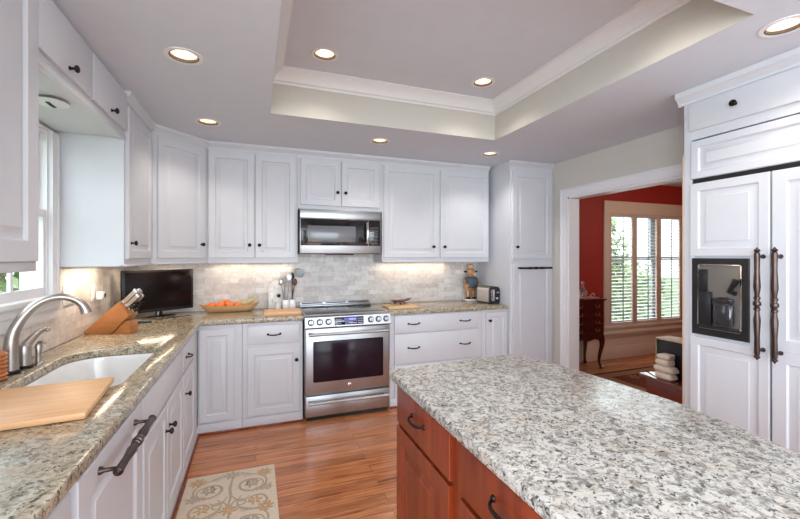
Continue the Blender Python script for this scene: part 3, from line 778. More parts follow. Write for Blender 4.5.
# ------------------------------------------------------------------ refrigerator and its surround; faces -x, local x runs toward the viewer
FX = 2.470; FY = 1.640
t = thing('refrigerator_cabinet', 'tall white cabinet surround framing the panelled refrigerator', 'cabinet', (FX, FY, 0), -PI/2)
D = XR-FX-.005; FW = 1.10
b = MB(); b.box(0, 0, 0, .040, D, ZC-.002, .002, 1); b.box(.04, 0, 2.128, FW-.04, D, ZC-.002, .002, 1); b.box(FW-.04, 0, 0, FW, D, ZC-.002, .002, 1); b.build('cabinet_body', M_CAB, t)
b = MB(); b.box(-.012, -.001, 0.0, .0, D, 2.05, .003); b.build('end_panel', M_CREAM, t)
b = MB(); b.front(.035, 2.180, FW-.03, 2.345, .02, .05, 0, 'slab'); o = b.build('flip_door', M_CAB, t)
b = MB(); knob_mb(b, .285, 2.262, -.02, .018); b.build('knob', M_BRONZE, o)
pf = [(0, -.078), (-.006, -.078), (-.008, -.062), (-.016, -.055), (-.024, -.044), (-.034, -.036), (-.040, -.032), (-.040, -.001), (0, -.001)]
b = MB(); V = [(-.03, y, ZC+z) for y, z in pf] + [(FW, y, ZC+z) for y, z in pf]; n = len(pf)
b.faces(V, [tuple(range(n)), tuple(range(2*n-1, n-1, -1))] + [(i, n+i, n+(i+1) % n, (i+1) % n) for i in range(n)]); b.build('crown_moulding', M_CAB, t)

t = thing('refrigerator', 'white panelled built-in refrigerator with dark dispenser and turned bronze handles', 'refrigerator', (FX, FY, 0), -PI/2)
b = MB(); b.box(.045, .012, .02, FW-.045, D-.02, 2.120); b.build('body', M_SEAM, t)
b = MB(); b.front(.046, 1.892, FW-.046, 2.118, .022, .040, .010, 'raised'); b.build('grille_panel', M_CAB, t)
split = .437
# freezer door with dispenser: three stacked fields
b = MB(); b.box(.046, -.006, .10, split-.004, .010, 1.862, .002)
b.front(.046, 1.430, split-.004, 1.862, .014, .045, -.006, 'raised', g=.009); b.front(.046, .10, split-.004, .955, .014, .045, -.006, 'raised', g=.009)
b.box(.046, -.018, .955, .062, -.006, 1.430); b.box(.348, -.018, .955, split-.004, -.006, 1.430)
o = b.build('freezer_door', M_CAB, t)
dx0, dx1, dzb, dzt = .060, .350, .972, 1.418
b = MB()
b.front(dx0, dzb, dx1, dzt, .022, .040, -.004, 'flat'); 
dp = b.build('dispenser', [M_BLACK], o)
b = MB()
x0, x1, z0, z1 = dx0+.034, dx1-.034, dzb+.040, dzt-.034
yf = -.0275
b.box(x0, yf, z0, x0+.006, -.012, z1); b.box(x1-.006, yf, z0, x1, -.012, z1); b.box(x0, yf, z1-.006, x1, -.012, z1); b.box(x0, yf, z0, x1, -.012, z0+.006)
b.build('dispenser_trim', M_CHROME, dp)
b = MB(); b.box(x0+.006, -.022, z0+.006, x1-.006, -.0185, z1-.006); b.build('recess_glass', plain('smoky_panel', (.20, .19, .18, 1), .12, .3), dp)
b = MB(); b.box(x0+.01, -.040, z0+.01, x0+.080, -.022, z0+.215, .004); b.box(x0+.01, -.034, z0+.215, x0+.055, -.022, z1-.03, .004); b.build('water_housing', M_BLACK, dp)
b = MB(); b.lathe([(.046, 0), (.052, .02), (.052, .115), (.044, .125), (.050, .135), (.050, .150), (.02, .160)], (x0+.140, -.036, z0+.03), (0, 0, 1), 24, sy=.45); b.build('water_pitcher', plain('smoky_jug', (.05, .05, .055, 1), .12, .5), dp)
b = MB(); b.tube([(x0+.165, -.032, z0+.22), (x0+.195, -.046, z0+.26), (x0+.210, -.044, z0+.29)], [.010, .013, .016]); b.tube([(x0+.175, -.032, z0+.22), (x0+.2, -.04, z0+.215)], [.01, .012]); b.build('spout', M_BLACK, dp)
b = MB(); b.box(x0+.004, -.044, z0+.004, x1-.004, -.018, z0+.022, .003); b.build('drip_tray', M_BLACK, dp)
b = MB(); bar_pull(b, (split-.030, -.018, 1.188), .56, (0, 0, 1), (0, -1, 0), .92); b.build('handle', M_BRONZE2, o)
b = MB(); b.box(split+.006, -.006, .10, FW-.046, .010, 1.862, .002)
b.front(split+.006, .955, FW-.046, 1.862, .014, .058, -.006, 'raised', g=.009); b.front(split+.006, .10, FW-.046, .955, .014, .058, -.006, 'raised', g=.009)
o = b.build('refrigerator_door', M_CAB, t)
b = MB(); bar_pull(b, (split+.042, -.018, 1.188), .56, (0, 0, 1), (0, -1, 0), .92); b.build('handle', M_BRONZE2, o)

# ------------------------------------------------------------------ sink, faucet
def shift(hole, k):
    cx, cy = (SX0+SX1)/2, (SY0+SY1)/2
    return [(cx+(x-cx)*k[0], cy+(y-cy)*k[1]) for x, y in hole]
b = MB()
outer_r = shift(hole, (1.05, 1.025))
R = [[(x, y, .8745) for x, y in outer_r], [(x, y, .8745) for x, y in shift(hole, (.985, .992))], [(x, y, .860) for x, y in shift(hole, (.965, .982))], [(x, y, .72) for x, y in shift(hole, (.93, .965))], [(x, y, .690) for x, y in shift(hole, (.85, .92))], [(x, y, .684) for x, y in shift(hole, (.3, .3))]]
b.rings(R, cap0=False, cap1=True)
b.rings([[(x, y, .8745) for x, y in outer_r], [(x, y, .86) for x, y in outer_r], [(x, y, .70) for x, y in shift(hole, (.98, .99))], [(x, y, .672) for x, y in shift(hole, (.86, .93))]], cap0=False, cap1=True)
b.box(-.80, 2.05, .69, -.56, 2.075, .80, .01)
sk = b.build('sink', M_PORC); tag(sk, 'white undermount porcelain sink set into the left granite counter', 'sink')
b = MB(); b.lathe([(.045, .6855), (.045, .689), (.03, .689), (.02, .684)], (-.72, 2.32, 0)); b.build('drain', M_STEELV, sk)

t = thing('faucet', 'tall brushed nickel gooseneck faucet behind the sink', 'faucet', (-1.008, 2.190, CT))
b = MB(); b.lathe([(.034, 0), (.034, .010), (.028, .018)], n=24); b.build('base_collar', M_BRONZE, t)
D2 = Vector((.250, .070, 0))     # from the base to above the bowl
P = [Vector((0, 0, .012)), Vector((0, 0, .05))]
ctrl = [(.0, .10), (.026, .170), (.087, .214), (.173, .254), (.311, .296), (.466, .320), (.639, .328), (.803, .316), (.915, .294), (.975, .268), (1.0, .245)]
for s_, z in ctrl: P.append(D2*s_ + Vector((0, 0, z)))
# smooth with Catmull-Rom
def cat(P, n=5):
    Q = []
    for i in range(len(P)-1):
        p0, p1, p2, p3 = P[max(i-1, 0)], P[i], P[i+1], P[min(i+2, len(P)-1)]
        for k in range(n):
            t_ = k/n
            Q.append(.5*((2*p1)+(-p0+p2)*t_+(2*p0-5*p1+4*p2-p3)*t_*t_+(-p0+3*p1-3*p2+p3)*t_**3))
    return Q+[P[-1]]
Q = cat(P)
rad = []
for i in range(len(Q)):
    s_ = i/(len(Q)-1)
    rad.append(.0290-.0135*min(1, s_/.6) if s_ < .78 else .0155+.0075*(s_-.78)/.22)
b = MB(); b.tube(Q, rad, 18); b.build('spout', M_STEELV, t)

t = thing('faucet_lever', 'brushed nickel single lever valve standing right of the faucet', 'faucet handle', (-1.003, 2.286, CT))
b = MB(); b.lathe([(.034, 0), (.034, .008), (.027, .014)], n=24); b.build('base_collar', M_BRONZE, t)
b = MB(); b.lathe([(.027, .012), (.026, .06), (.027, .085), (.022, .105), (.010, .113)], n=24); v_ = b.build('valve_body', M_STEELV, t)
b = MB(); b.tube(cat([Vector((0, 0, .095)), Vector((.012, .03, .125)), Vector((.03, .065, .155)), Vector((.045, .085, .162))]), [.020-.010*k/15 for k in range(16)], 12); b.ball((.050, .090, .158), .011); b.build('lever', M_STEELV, v_)
t = thing('soap_dispenser', 'small brushed nickel soap pump beside the faucet lever', 'soap dispenser', (-.975, 2.345, CT))
b = MB(); b.lathe([(.018, 0), (.018, .006), (.012, .012), (.011, .05), (.015, .085), (.010, .098)], n=20); b.build('body', M_STEELV, t)
b = MB(); b.tube([(0, 0, .095), (.003, 0, .104), (.022, -.012, .107), (.034, -.018, .100)], [.009, .009, .007, .005]); b.build('nozzle', M_STEELV, t)
# ridged amber jar at the left edge
b = MB(); pr = []
for k in range(29): pr.append((.030+.004*math.sin(k*1.5), .004+k*.004))
b.lathe([(.02, 0)] + pr + [(.018, .124)], (-1.002, 2.085, CT), n=24)
tag(b.build('jar', wood('amber_ridged', srgb(150, 84, 40), srgb(196, 120, 64), (10, 10, 60), .35)), 'ridged amber brown jar left of the faucet, at the left edge', 'jar')

# ------------------------------------------------------------------ cutting board over the sink
t = thing('cutting_board', 'large pale maple cutting board resting over the near end of the sink', 'cutting board', (-.738, 1.682, CT+.001), math.radians(5.5))
b = MB(); b.box(-.25, -.205, 0, .215, .200, .022, .005); b.build('board', M_MAPLE, t)

# ------------------------------------------------------------------ knife block
kb = thing('knife_block', 'slanted wooden knife block on the corner counter', 'knife block', (-1.066, 3.125, CT), -math.radians(20.3))
b = MB(); b.prism([(0.004, 0), (0, .016), (.228, .212), (.300, .128), (.18, 0)], 0, .095, 0, .004); b.build('block', M_BLOCK, kb)
b = MB(); b.prism([(.182, 0), (.301, 0), (.306, .018), (.303, .063), (.286, .090), (.268, .088)], .008, .087, 0, .003); b.build('foot', M_BLOCK, kb)
bpy.context.view_layer.update()
KM = kb.matrix_world.copy()
dirv = Vector((.73, 0, .68)).normalized(); A = Vector((.228, 0, .212)); Bv = Vector((.300, 0, .128)); nrm = (Bv-A).normalized()
M_HAND = steel('knife_handle_steel', (.66, .64, .60, 1), .25, 'n')
def knife(tpos, y, L, wd_, th, label, dark=False, sh=.0):
    c = A.lerp(Bv, tpos) + Vector((0, y, 0))
    o = thing('kitchen_knife', label, 'knife', KM @ c, -math.radians(20.3), 'knives in the knife block')
    # local frame: long axis along dirv, thickness along y
    def fr(mb):
        X = dirv; Z = nrm; Y = Vector((0, 1, 0))
        M = Matrix(((X.x, Y.x, Z.x, 0), (X.y, Y.y, Z.y, 0), (X.z, Y.z, Z.z, 0), (0, 0, 0, 1)))
        return mb.xf(M)
    b = MB(); b.box(-.05, -.001, -wd_*.45, .012, .001, wd_*.45); fr(b).build('blade', M_CHROME, o)
    b = MB(); b.box(.006, -th/2, -wd_/2, .022, th/2, wd_/2, .002); fr(b).build('bolster', M_CHROME, o)
    b = MB()
    secs = []
    for s_, k1, k2 in ((.018, .9, .9), (.04, .95, 1.0), (L*.5, 1.05, 1.0), (L*.85, 1.0, 1.0), (L*.97, 1.12, .9), (L, .9, .6)):
        hw_, ht = wd_*k1/2, th*k2/2; zo = .004*math.sin(s_/L*PI)
        secs.append([(s_, -ht, -hw_+zo), (s_, -ht*.4, -hw_*1.1+zo), (s_, ht*.4, -hw_*1.1+zo), (s_, ht, -hw_+zo), (s_, ht, hw_+zo), (s_, ht*.4, hw_*1.1+zo), (s_, -ht*.4, hw_*1.1+zo), (s_, -ht, hw_+zo)])
    b.rings(secs); h_ = fr(b).build('handle', M_BRONZE if dark else M_HAND, o)
    b = MB()
    for s_ in (.3, .55, .8): b.lathe([(.0028, -th/2-.0008), (.0028, th/2+.0008)], (L*s_, 0, .002), (0, 1, 0), 8)
    fr(b).build('rivet', M_CHROME, h_)
kl = [('topmost front steel-handled knife in the wooden knife block', .13, .026, .132, .026, .018, False),
      ('topmost rear steel-handled knife in the wooden knife block', .13, .070, .128, .026, .018, False),
      ('second front steel-handled knife down in the wooden knife block', .42, .026, .120, .024, .016, False),
      ('second rear steel-handled knife down in the wooden knife block', .42, .070, .118, .024, .016, False),
      ('front dark riveted steak knife low in the wooden knife block', .68, .024, .075, .016, .012, True),
      ('middle dark riveted steak knife low in the wooden knife block', .68, .052, .075, .016, .012, True),
      ('rear dark riveted steak knife low in the wooden knife block', .68, .074, .07, .016, .012, True),
      ('lowest dark riveted steak knife at the bottom of the knife block', .90, .038, .060, .015, .012, True)]
for lb, tp, y, L, wd_, th, dk in kl: knife(tp, y, L, wd_, th, lb, dk)

# ------------------------------------------------------------------ television
TL = Vector((-1.0, 3.675)); TR = Vector((-.54, 4.017)); ta = math.atan2(TR.y-TL.y, TR.x-TL.x); tw = (TR-TL).length
t = thing('television', 'small black flat-screen television in the counter corner', 'television', ((TL.x+TR.x)/2, (TL.y+TR.y)/2, CT), ta)
b = MB(); b.box(-tw/2, 0, .042, tw/2, .035, .398, .006); b.box(-tw/2+.1, .03, .1, tw/2-.1, .06, .34, .01); b.build('casing', M_BLACK, t)
b = MB(); b.box(-tw/2+.022, -.002, .070, tw/2-.022, .004, .380, .001); b.build('screen', plain('dark_screen', (.010, .006, .007, 1), .22, 0, .2, 0), t)
b = MB(); b.lathe([(.14, 0), (.14, .006), (.12, .012), (.03, .016), (.022, .06)], (0, .02, 0), n=32, sx=1.0, sy=.62); b.build('stand', M_GLASSB, t)
t = thing('remote_control', 'dark remote control lying in front of the television', 'remote', (-.83, 3.50, CT), math.radians(10))
b = MB(); b.box(-.07, -.02, 0, .07, .02, .018, .006); b.build('body', paint('dark_green_plastic', srgb(44, 52, 46), .4), t)
b = MB()
for i in range(6):
    for j in range(2): b.box(-.055+i*.018, -.012+j*.015, .0178, -.045+i*.018, -.004+j*.015, .020)
b.build('buttons', paint('pale_buttons', srgb(150, 154, 150), .5), t)
b = MB(); P = [Vector((-.80+.28*s_/10, 3.60+.16*s_/10+.03*math.sin(s_*1.7), CT+.006+.004*(s_ % 2))) for s_ in range(11)]
b.tube(cat(P, 4), .004, 8); tag(b.build('power_cord', M_BLACK), 'thin black cord on the counter before the television', 'cord')

# outlets on the left backsplash
def outlet(y, z, label, n):
    t = thing('wall_outlet', label, 'outlet', (XL+.0085, y, z), PI/2, 'outlets on the left backsplash')
    b = MB(); b.box(-.038*n, -.006, -.06, .038*n, 0, .06, .003); b.build('cover_plate', M_PORC, t)
    b = MB()
    for k in range(n):
        cx = (k-(n-1)/2)*.046
        b.box(cx-.017, -.008, -.034, cx+.017, -.005, .034, .002)
    b.build('rocker', M_TRIM, t)
    return t
outlet(2.925, 1.195, 'white switch plate on the tile nearest the sink window', 2)
outlet(3.30, 1.175, 'white outlet plate on the tile near the knife block', 1)
t = thing('plug_adapter', 'white plug adapter with dark face in the outlet above knife block', 'plug', (XL+.0165, 3.36, 1.150), PI/2)
b = MB(); b.box(-.035, -.04, -.028, .045, 0, .028, .006); b.build('body', M_PORC, t)
b = MB(); b.lathe([(.014, 0), (.014, .004), (.010, .005)], (.018, -.04, .0), (0, -1, 0)); b.build('sensor', M_BLACK, t)

# ------------------------------------------------------------------ bowl with fruit
BX, BY = -.226, 3.958
b = MB(); R = []
n = 40
def ell(a, c, z, e=0.0): return [(a*math.cos(2*PI*k/n), c*math.sin(2*PI*k/n), z+e*abs(math.cos(2*PI*k/n))**4) for k in range(n)]
R = [ell(.170, .045, 0), ell(.190, .055, .004), ell(.225, .076, .030, .006), ell(.256, .088, .058, .016), ell(.261, .090, .062, .018), ell(.252, .085, .062, .018), ell(.22, .070, .035, .006), ell(.17, .05, .012)]
b.rings(R); o = b.build('fruit_bowl', M_BOWL, None, True, (BX, BY, CT), (0, 0, .03)); tag(o, 'long carved wooden dough bowl on the counter left of the range', 'bowl')
M_ORANGE = paint('orange_peel', srgb(246, 128, 58), .4, .05, .3, 14)
for i, (dx, dy, dz, r, lb) in enumerate([(-.158, .0, .055, .038, 'leftmost orange mandarin in the long wooden bowl'), (-.080, -.016, .062, .039, 'second mandarin from the left in the wooden bowl'),
        (-.002, -.014, .062, .038, 'middle mandarin in the long wooden bowl'), (.070, -.030, .060, .033, 'fourth mandarin from the left in the wooden bowl'), (-.040, .049, .074, .035, 'rear mandarin against the back rim of the wooden bowl')]):
    t = thing('mandarin', lb, 'fruit', (BX+dx, BY+dy, CT+dz), 0, 'mandarins in the wooden bowl')
    b = MB(); b.ball((0, 0, 0), r, 1, 1, .86, 3); b.build('fruit', M_ORANGE, t)
    b = MB(); b.lathe([(.004, r*.84), (.005, r*.88), (.002, r*.9)], n=8); b.build('stem', paint('stem_green', srgb(86, 110, 50), .6), t)
t = thing('banana', 'pale green banana at the right end of the wooden bowl', 'fruit', (BX+.135, BY+.030, CT+.055))
P = [Vector((-.085+.17*s_/8, 0, .012+.050*((s_-3)/5)**2)) for s_ in range(9)]
b = MB(); b.tube(cat(P, 4), [.008+.013*min(1, k/8, (32-k)/7) for k in range(33)], 12); b.build('fruit', paint('banana_peel', srgb(196, 188, 140), .45, .08), t)
b = MB(); b.tube([(.084, 0, .060), (.092, 0, .082)], [.008, .006], 8); b.build('stem', paint('banana_stem', srgb(210, 208, 180), .5), t)

# ------------------------------------------------------------------ counter left of the range
b = MB(); b.box(.065, 3.585, 0, .375, 3.80, .030, .005)
o = b.xf(Matrix.Translation((-.22, -3.69, 0))).build('cutting_board', M_MAPLE, None, True, (.222, 3.640, CT+.0005)); tag(o, 'small wooden cutting board on the counter just left of the range', 'cutting board')
# arched white marble serving board leaning on the tile
M_MARB = granite('white_marble', srgb(240, 238, 236), srgb(222, 220, 218), srgb(196, 194, 192), srgb(232, 228, 222), .35, .3, .2)
t = thing('serving_board', 'white marble arched serving board leaning against the backsplash', 'serving board', (.185, 4.015, CT))
b = MB(); pts = [(-.072, 0), (.072, 0)] + [(.072*math.cos(math.radians(a)), .205+.075*math.sin(math.radians(a))) for a in range(0, 181, 12)]
b.prism(pts, -.010, .010, 0, .003); b.xf(Matrix.Rotation(-.12, 4, 'X')); b.build('board', M_MARB, t)
b = MB(); b.lathe([(.016, 0), (.018, .006), (.010, .010), (.008, .004)], (.025, .004, .125), (0, -1, 0), 16); b.build('ring_hook', M_BRONZE, t)
b = MB(); b.lathe([(.024, 0), (.027, .004), (.026, .06), (.027, .068), (.022, .068), (.021, .01)], (.200, 3.945, CT), n=24)
tag(b.build('cup', M_PORC), 'small white cup in front of the arched marble board', 'cup')
def crock(x, lb):
    t = thing('utensil_crock', lb, 'crock', (x, 3.955, CT))
    b = MB(); b.box(-.029, -.029, 0, .029, .029, .092, .004); b.build('pot', M_PORC, t)
    b = MB(); b.box(-.024, -.024, .0915, .024, .024, .0925); b.build('opening', M_SEAM, t)
crock(.272, 'left white square utensil crock beside the range'); crock(.334, 'right white square utensil crock beside the range')
def utensil(name, label, x, y, top, lean, mat, head):
    t = thing(name, label, 'utensil', (x, y, CT+.06), 0, 'utensils in the white crocks')
    v = Vector((lean[0], lean[1], top))
    b = MB(); b.tube([(0, 0, 0), v*.5, v*.78], [.0055, .0055, .004], 8); b.build('handle', mat, t)
    b = MB(); c = v
    if head == 'ladle':
        b.lathe([(.001, -.028), (.032, -.019), (.048, .0), (.055, .015), (.050, .015), (.043, .0), (.001, -.020)], c + Vector((.02, -.012, 0)), (.3, -.75, .5), 20); b.tube([v*.76, v*.98, c+Vector((.0, 0, .01))], .004, 8)
    elif head == 'spoon':
        b.ball(c, .024, 1.0, .28, 1.5, 2); b.tube([v*.76, c], .004, 8)
    elif head == 'whisk':
        for k in range(5):
            a = PI*k/5; e = Vector((math.cos(a), math.sin(a), 0))
            b.tube(cat([v*.76, v*.9+e*.022, c+Vector((0, 0, .02)), v*.9-e*.022, v*.761], 4), .0014, 5)
    elif head == 'spatula':
        b.box(-.024, -.002, -.045, .024, .002, .04, .002); b.xf(Matrix.Translation(c)); b.tube([v*.76, v*.92], .004, 8)
    b.build({'ladle': 'bowl', 'spoon': 'spoon_bowl', 'whisk': 'wires', 'spatula': 'blade'}[head], mat, t)
M_GREYW = paint('grey_nylon', srgb(196, 202, 204), .4)
M_DKU = paint('dark_utensil', srgb(52, 44, 44), .4)
utensil('ladle', 'big pale grey ladle leaning right out of the right crock', .345, 3.955, .285, (.028, .0), M_GREYW, 'ladle')
utensil('spoon', 'dark serving spoon upright in the right crock', .335, 3.972, .255, (.0, .01), M_DKU, 'spoon')
utensil('spatula', 'dark handled spatula behind the ladle in the right crock', .325, 3.945, .20, (.032, -.004), paint('reddish_utensil', srgb(96, 52, 48), .4), 'spoon')
utensil('whisk', 'steel wire whisk standing in the left crock', .258, 3.966, .235, (.012, .0), M_STEEL, 'whisk')
utensil('spoon', 'steel spoon leaning left out of the left crock', .262, 3.95, .205, (-.035, .0), M_STEEL, 'spoon')
utensil('spatula', 'steel turner standing between the two crocks', .285, 3.965, .24, (.022, .012), M_STEEL, 'spatula')

# ------------------------------------------------------------------ counter right of the range
b = MB(); b.box(-.155, -.11, 0, .155, .11, .022, .004)
o = b.build('cutting_board', M_BOWL, None, True, (1.355, 3.66, CT+.0005)); tag(o, 'flat wooden cutting board on the counter right of the range', 'cutting board')
t = thing('leaf_dish', 'small footed bronze leaf dish on the board right of the range', 'dish', (1.385, 3.74, CT+.023), math.radians(-12))
b = MB(); R = []
for sc, z in ((.2, .018), (.7, .022), (1.0, .038), (.97, .042), (.66, .027), (.2, .023)):
    ring = []
    for k in range(36):
        a = 2*PI*k/36; r_ = (1+.16*math.cos(5*a))*sc
        ring.append((.10*r_*math.cos(a), .055*r_*math.sin(a), z+.018*sc*max(0, math.cos(a))**2))
    R.append(ring)
b.rings(R); b.build('dish', paint('bronze_leaf', srgb(120, 88, 84), .35, .15, .1, 20, .5, .6), t)
for x, y in ((-.05, .02), (.05, .02), (0, -.03)):
    b = MB(); b.ball((x, y, .010), .010, 1, 1, 1, 2); b.build('foot', M_BRONZE, t)
# chef figurine with a slate apron
fg = thing('figurine', 'copper pig-headed figurine holding a slate board beside the toaster', 'figurine', (2.355, 3.985, CT), math.radians(-8))
fg.scale = (1.04, 1.04, 1.10)
M_COP = paint('copper_glaze', srgb(204, 158, 120), .3, .2, .1, 25, .5, .5)
b = MB(); b.box(-.075, -.055, 0, .075, .055, .016, .004); b.build('base', M_PORC, fg)
b = MB()
for s_ in (-1, 1):
    b.tube([(s_*.03, 0, .03), (s_*.035, 0, .08), (s_*.028, 0, .14)], [.022, .026, .030], 12)
b.lathe([(.055, .10), (.074, .14), (.080, .19), (.070, .235), (.045, .262), (.030, .275)], n=24, sy=.8)
b.ball((0, -.006, .305), .046, 1.05, .95, .95, 3)
b.lathe([(.022, 0), (.024, .022), (.016, .028)], (0, -.042, .298), (0, -1, -.1), 16)
b.build('body', M_COP, fg)
b = MB()
for s_ in (-1, 1): b.ball((s_*.035, -.018, .024), .026, .95, 1.5, .55, 2)
b.build('shoe', M_BRONZE, fg)
b = MB(); b.lathe([(.058, .165), (.0765, .165), (.083, .19), (.074, .235), (.058, .252), (.05, .252)], (0, -.004, 0), n=24, sy=.84, cap0=False, cap1=False); b.box(-.058, -.078, .135, .058, -.066, .235, .006); b.build('slate_board', paint('slate', srgb(70, 80, 92), .5, .1), fg)
for s_ in (-1, 1):
    b = MB(); b.prism([(s_*.035, .315), (s_*.085, .312), (s_*.072, .295), (s_*.04, .292)], -.006, .006, 0, .002); b.build('ear', M_BRONZE, fg)
b = MB()
for k in range(5):
    a = 2*PI*k/5; b.ball((.022*math.cos(a), .022*math.sin(a), .365), .020, sub=2)
b.lathe([(.034, .338), (.036, .362), (.030, .372)], n=20); b.build('hat', paint('tan_hat', srgb(208, 172, 136), .5), fg)
for s_ in (-1, 1):
    b = MB(); b.tube(cat([Vector((s_*.060, 0, .225)), Vector((s_*.080, -.025, .19)), Vector((s_*.066, -.068, .165))], 4), .014, 10); b.ball((s_*.064, -.074, .162), .016, sub=2); b.build('arm', M_COP, fg)

# toaster
t = thing('toaster', 'two-slice stainless toaster with black ends beside the pantry', 'toaster', (2.404, 3.700, CT), math.radians(5))
def rsec(w, h, r, y, z0):
    P = []
    for cx, cz, a0 in ((w/2-r, h-r, 0), (-w/2+r, h-r, 90)):
        for k in range(6):
            a = math.radians(a0+18*k); P.append((cx+r*math.cos(a), y, z0+cz+r*math.sin(a)))
    P += [(-w/2, y, z0), (w/2, y, z0)]
    return P
b = MB(); b.rings([rsec(.140, .165, .035, -.105, .018), rsec(.140, .165, .035, .105, .018)]); b.build('shell', steel('toaster_steel', (.66, .62, .58, 1), .3), t)
b = MB(); b.rings([rsec(.128, .158, .032, -.122, .018), rsec(.142, .168, .036, -.115, .016), rsec(.142, .168, .036, -.103, .016)]); b.rings([rsec(.142, .168, .036, .103, .016), rsec(.142, .168, .036, .115, .016), rsec(.13, .16, .032, .122, .018)])
b.box(-.066, -.112, 0, .066, .112, .018, .003); b.build('end_cap', M_BLACK, t)
b = MB(); b.box(-.048, -.1255, .030, -.008, -.121, .155, .003); b.build('control_strip', M_CHROME, t)
b = MB(); b.box(.010, -.142, .118, .044, -.120, .132, .004); b.build('lever', M_CHROME, t)
b = MB(); b.lathe([(.013, 0), (.013, .008), (.010, .010)], (.026, -.121, .06), (0, -1, 0), 16); b.build('dial', M_CHROME, t)
b = MB(); b.box(-.036, -.085, .1815, -.012, .085, .1845); b.box(.012, -.085, .1815, .036, .085, .1845); b.build('slot', M_SEAM, t)

# ------------------------------------------------------------------ kitchen rug with scroll pattern
RX0, RX1, RY0, RY1 = -.408, .118, 1.35, 2.80
t_rug = MB(); t_rug.box(RX0, RY0, 0.0005, RX1, RY1, .009, .002)
def ribbon(mb, pts, wv, z, m):
    pts = [Vector((p[0], p[1], 0)) for p in pts]; V = []; F = []
    for i, p in enumerate(pts):
        d = (pts[min(i+1, len(pts)-1)]-pts[max(i-1, 0)]); 
        if d.length < 1e-6: d = Vector((1, 0, 0))
        d.normalize(); nn = Vector((-d.y, d.x, 0)); s_ = i/(len(pts)-1); k = wv*(.45+.55*math.sin(PI*min(1, max(0, s_))))
        V += [(p.x+nn.x*k/2, p.y+nn.y*k/2, z), (p.x-nn.x*k/2, p.y-nn.y*k/2, z)]
    for i in range(len(pts)-1): F.append((2*i, 2*i+1, 2*i+3, 2*i+2))
    mb.faces(V, F, m)
def spiral(cx, cy, r0, turns, a0, sgn, n=26): return [(cx+r0*(1-.8*k/n)*math.cos(a0+sgn*turns*2*PI*k/n), cy+r0*(1-.8*k/n)*math.sin(a0+sgn*turns*2*PI*k/n)) for k in range(n+1)]
def petal(mb, cx, cy, r, n, m, rot=0, z=.0096):
    for k in range(n):
        a = rot+2*PI*k/n
        ribbon(mb, [(cx+r*.15*math.cos(a), cy+r*.15*math.sin(a)), (cx+r*.6*math.cos(a+.12), cy+r*.6*math.sin(a+.12)), (cx+r*math.cos(a+.3), cy+r*math.sin(a+.3))], r*.42, z, m)
cxm = (RX0+RX1)/2
for row in range(4):
    cy = RY1-.19-row*.37
    for s_ in (-1, 1):
        ribbon(t_rug, spiral(cxm+s_*.115, cy, .108, 1.5, PI/2, -s_), .018, .0095, 1)
        ribbon(t_rug, spiral(cxm+s_*.125, cy, .078, 1.0, -PI/2, s_), .010, .0096, 1)
        ribbon(t_rug, [(cxm+s_*(.012+.012*k), cy-.10-.05*math.sin(k/8*PI)-.004*k) for k in range(9)], .016, .0094, 1)
        ribbon(t_rug, spiral(cxm+s_*.140, cy-.185, .105, 1.3, PI*.5+s_*.8, s_), .016, .0093, 1)
        ribbon(t_rug, spiral(cxm+s_*.06, cy-.185, .055, 1.2, -PI/2, -s_), .012, .0097, 1)
        petal(t_rug, cxm+s_*.120, cy, .048, 6, 1, row)
        petal(t_rug, cxm+s_*.195, cy+.110, .050, 8, 2, row*.7)
        petal(t_rug, cxm+s_*.140, cy-.185, .045, 6, 2, 1+row)
        petal(t_rug, cxm+s_*.205, cy-.065, .042, 6, 2 if s_ > 0 else 1, .5+row)
        for q in range(6): ribbon(t_rug, [(cxm+s_*(.13+.016*q), cy-.095), (cxm+s_*(.14+.017*q), cy-.065-.006*q), (cxm+s_*(.16+.014*q), cy-.05)], .012, .0097, 1)
        for q in range(5): ribbon(t_rug, [(cxm+s_*(.03+.012*q), cy+.13-.01*q), (cxm+s_*(.045+.016*q), cy+.15-.01*q), (cxm+s_*(.07+.016*q), cy+.148-.01*q)], .010, .0098, 1)
    ribbon(t_rug, [(cxm+.004*math.sin(k), cy+.13-.36*k/12) for k in range(13)], .018, .0092, 1)
    petal(t_rug, cxm, cy+.135, .048, 7, 2 if row % 2 else 1, .3, .0099)
def rugmat(name, c1, c2):
    m = paint(name, c1, .95, .06, .6, 60, .1); return m
o = t_rug.build('rug', [rugmat('rug_beige', srgb(222, 208, 190), 0), rugmat('rug_taupe', srgb(184, 168, 150), 0), rugmat('rug_gold', srgb(198, 166, 128), 0)])
tag(o, 'beige scroll-patterned rug on the oak floor before the sink cabinets', 'rug')

# ------------------------------------------------------------------ dining room
ch = thing('silver_chest', 'dark mahogany four-drawer chest on cabriole legs in the red room', 'chest', (3.62, 3.735, 0))
cw, cdp = .52, .31
b = MB(); b.box(0, 0, .43, cw, cdp, .865, .004); b.build('chest_body', M_MAHOG, ch)
b = MB(); b.box(-.02, -.02, .872, cw+.03, cdp, .892, .006); b.box(-.008, -.008, .860, cw+.008, cdp, .872, .003); b.build('chest_top', M_MAHOG, ch)
for k in range(4):
    z = .452+k*.102
    b = MB(); b.front(.02, z, cw-.02, z+.09, .014, .02, 0, 'slab'); o = b.build('drawer', M_MAHOG, ch)
    for x in (.12, cw-.12):
        b = MB(); b.tube(cat([Vector((x-.03, -.014, z+.055)), Vector((x-.02, -.024, z+.035)), Vector((x+.02, -.024, z+.035)), Vector((x+.03, -.014, z+.055))], 4), .004, 8)
        b.ball((x-.03, -.014, z+.055), .008); b.ball((x+.03, -.014, z+.055), .008); b.build('pull', paint('aged_brass', srgb(120, 96, 70), .35, .1, 0, 20, .5, .8), o)
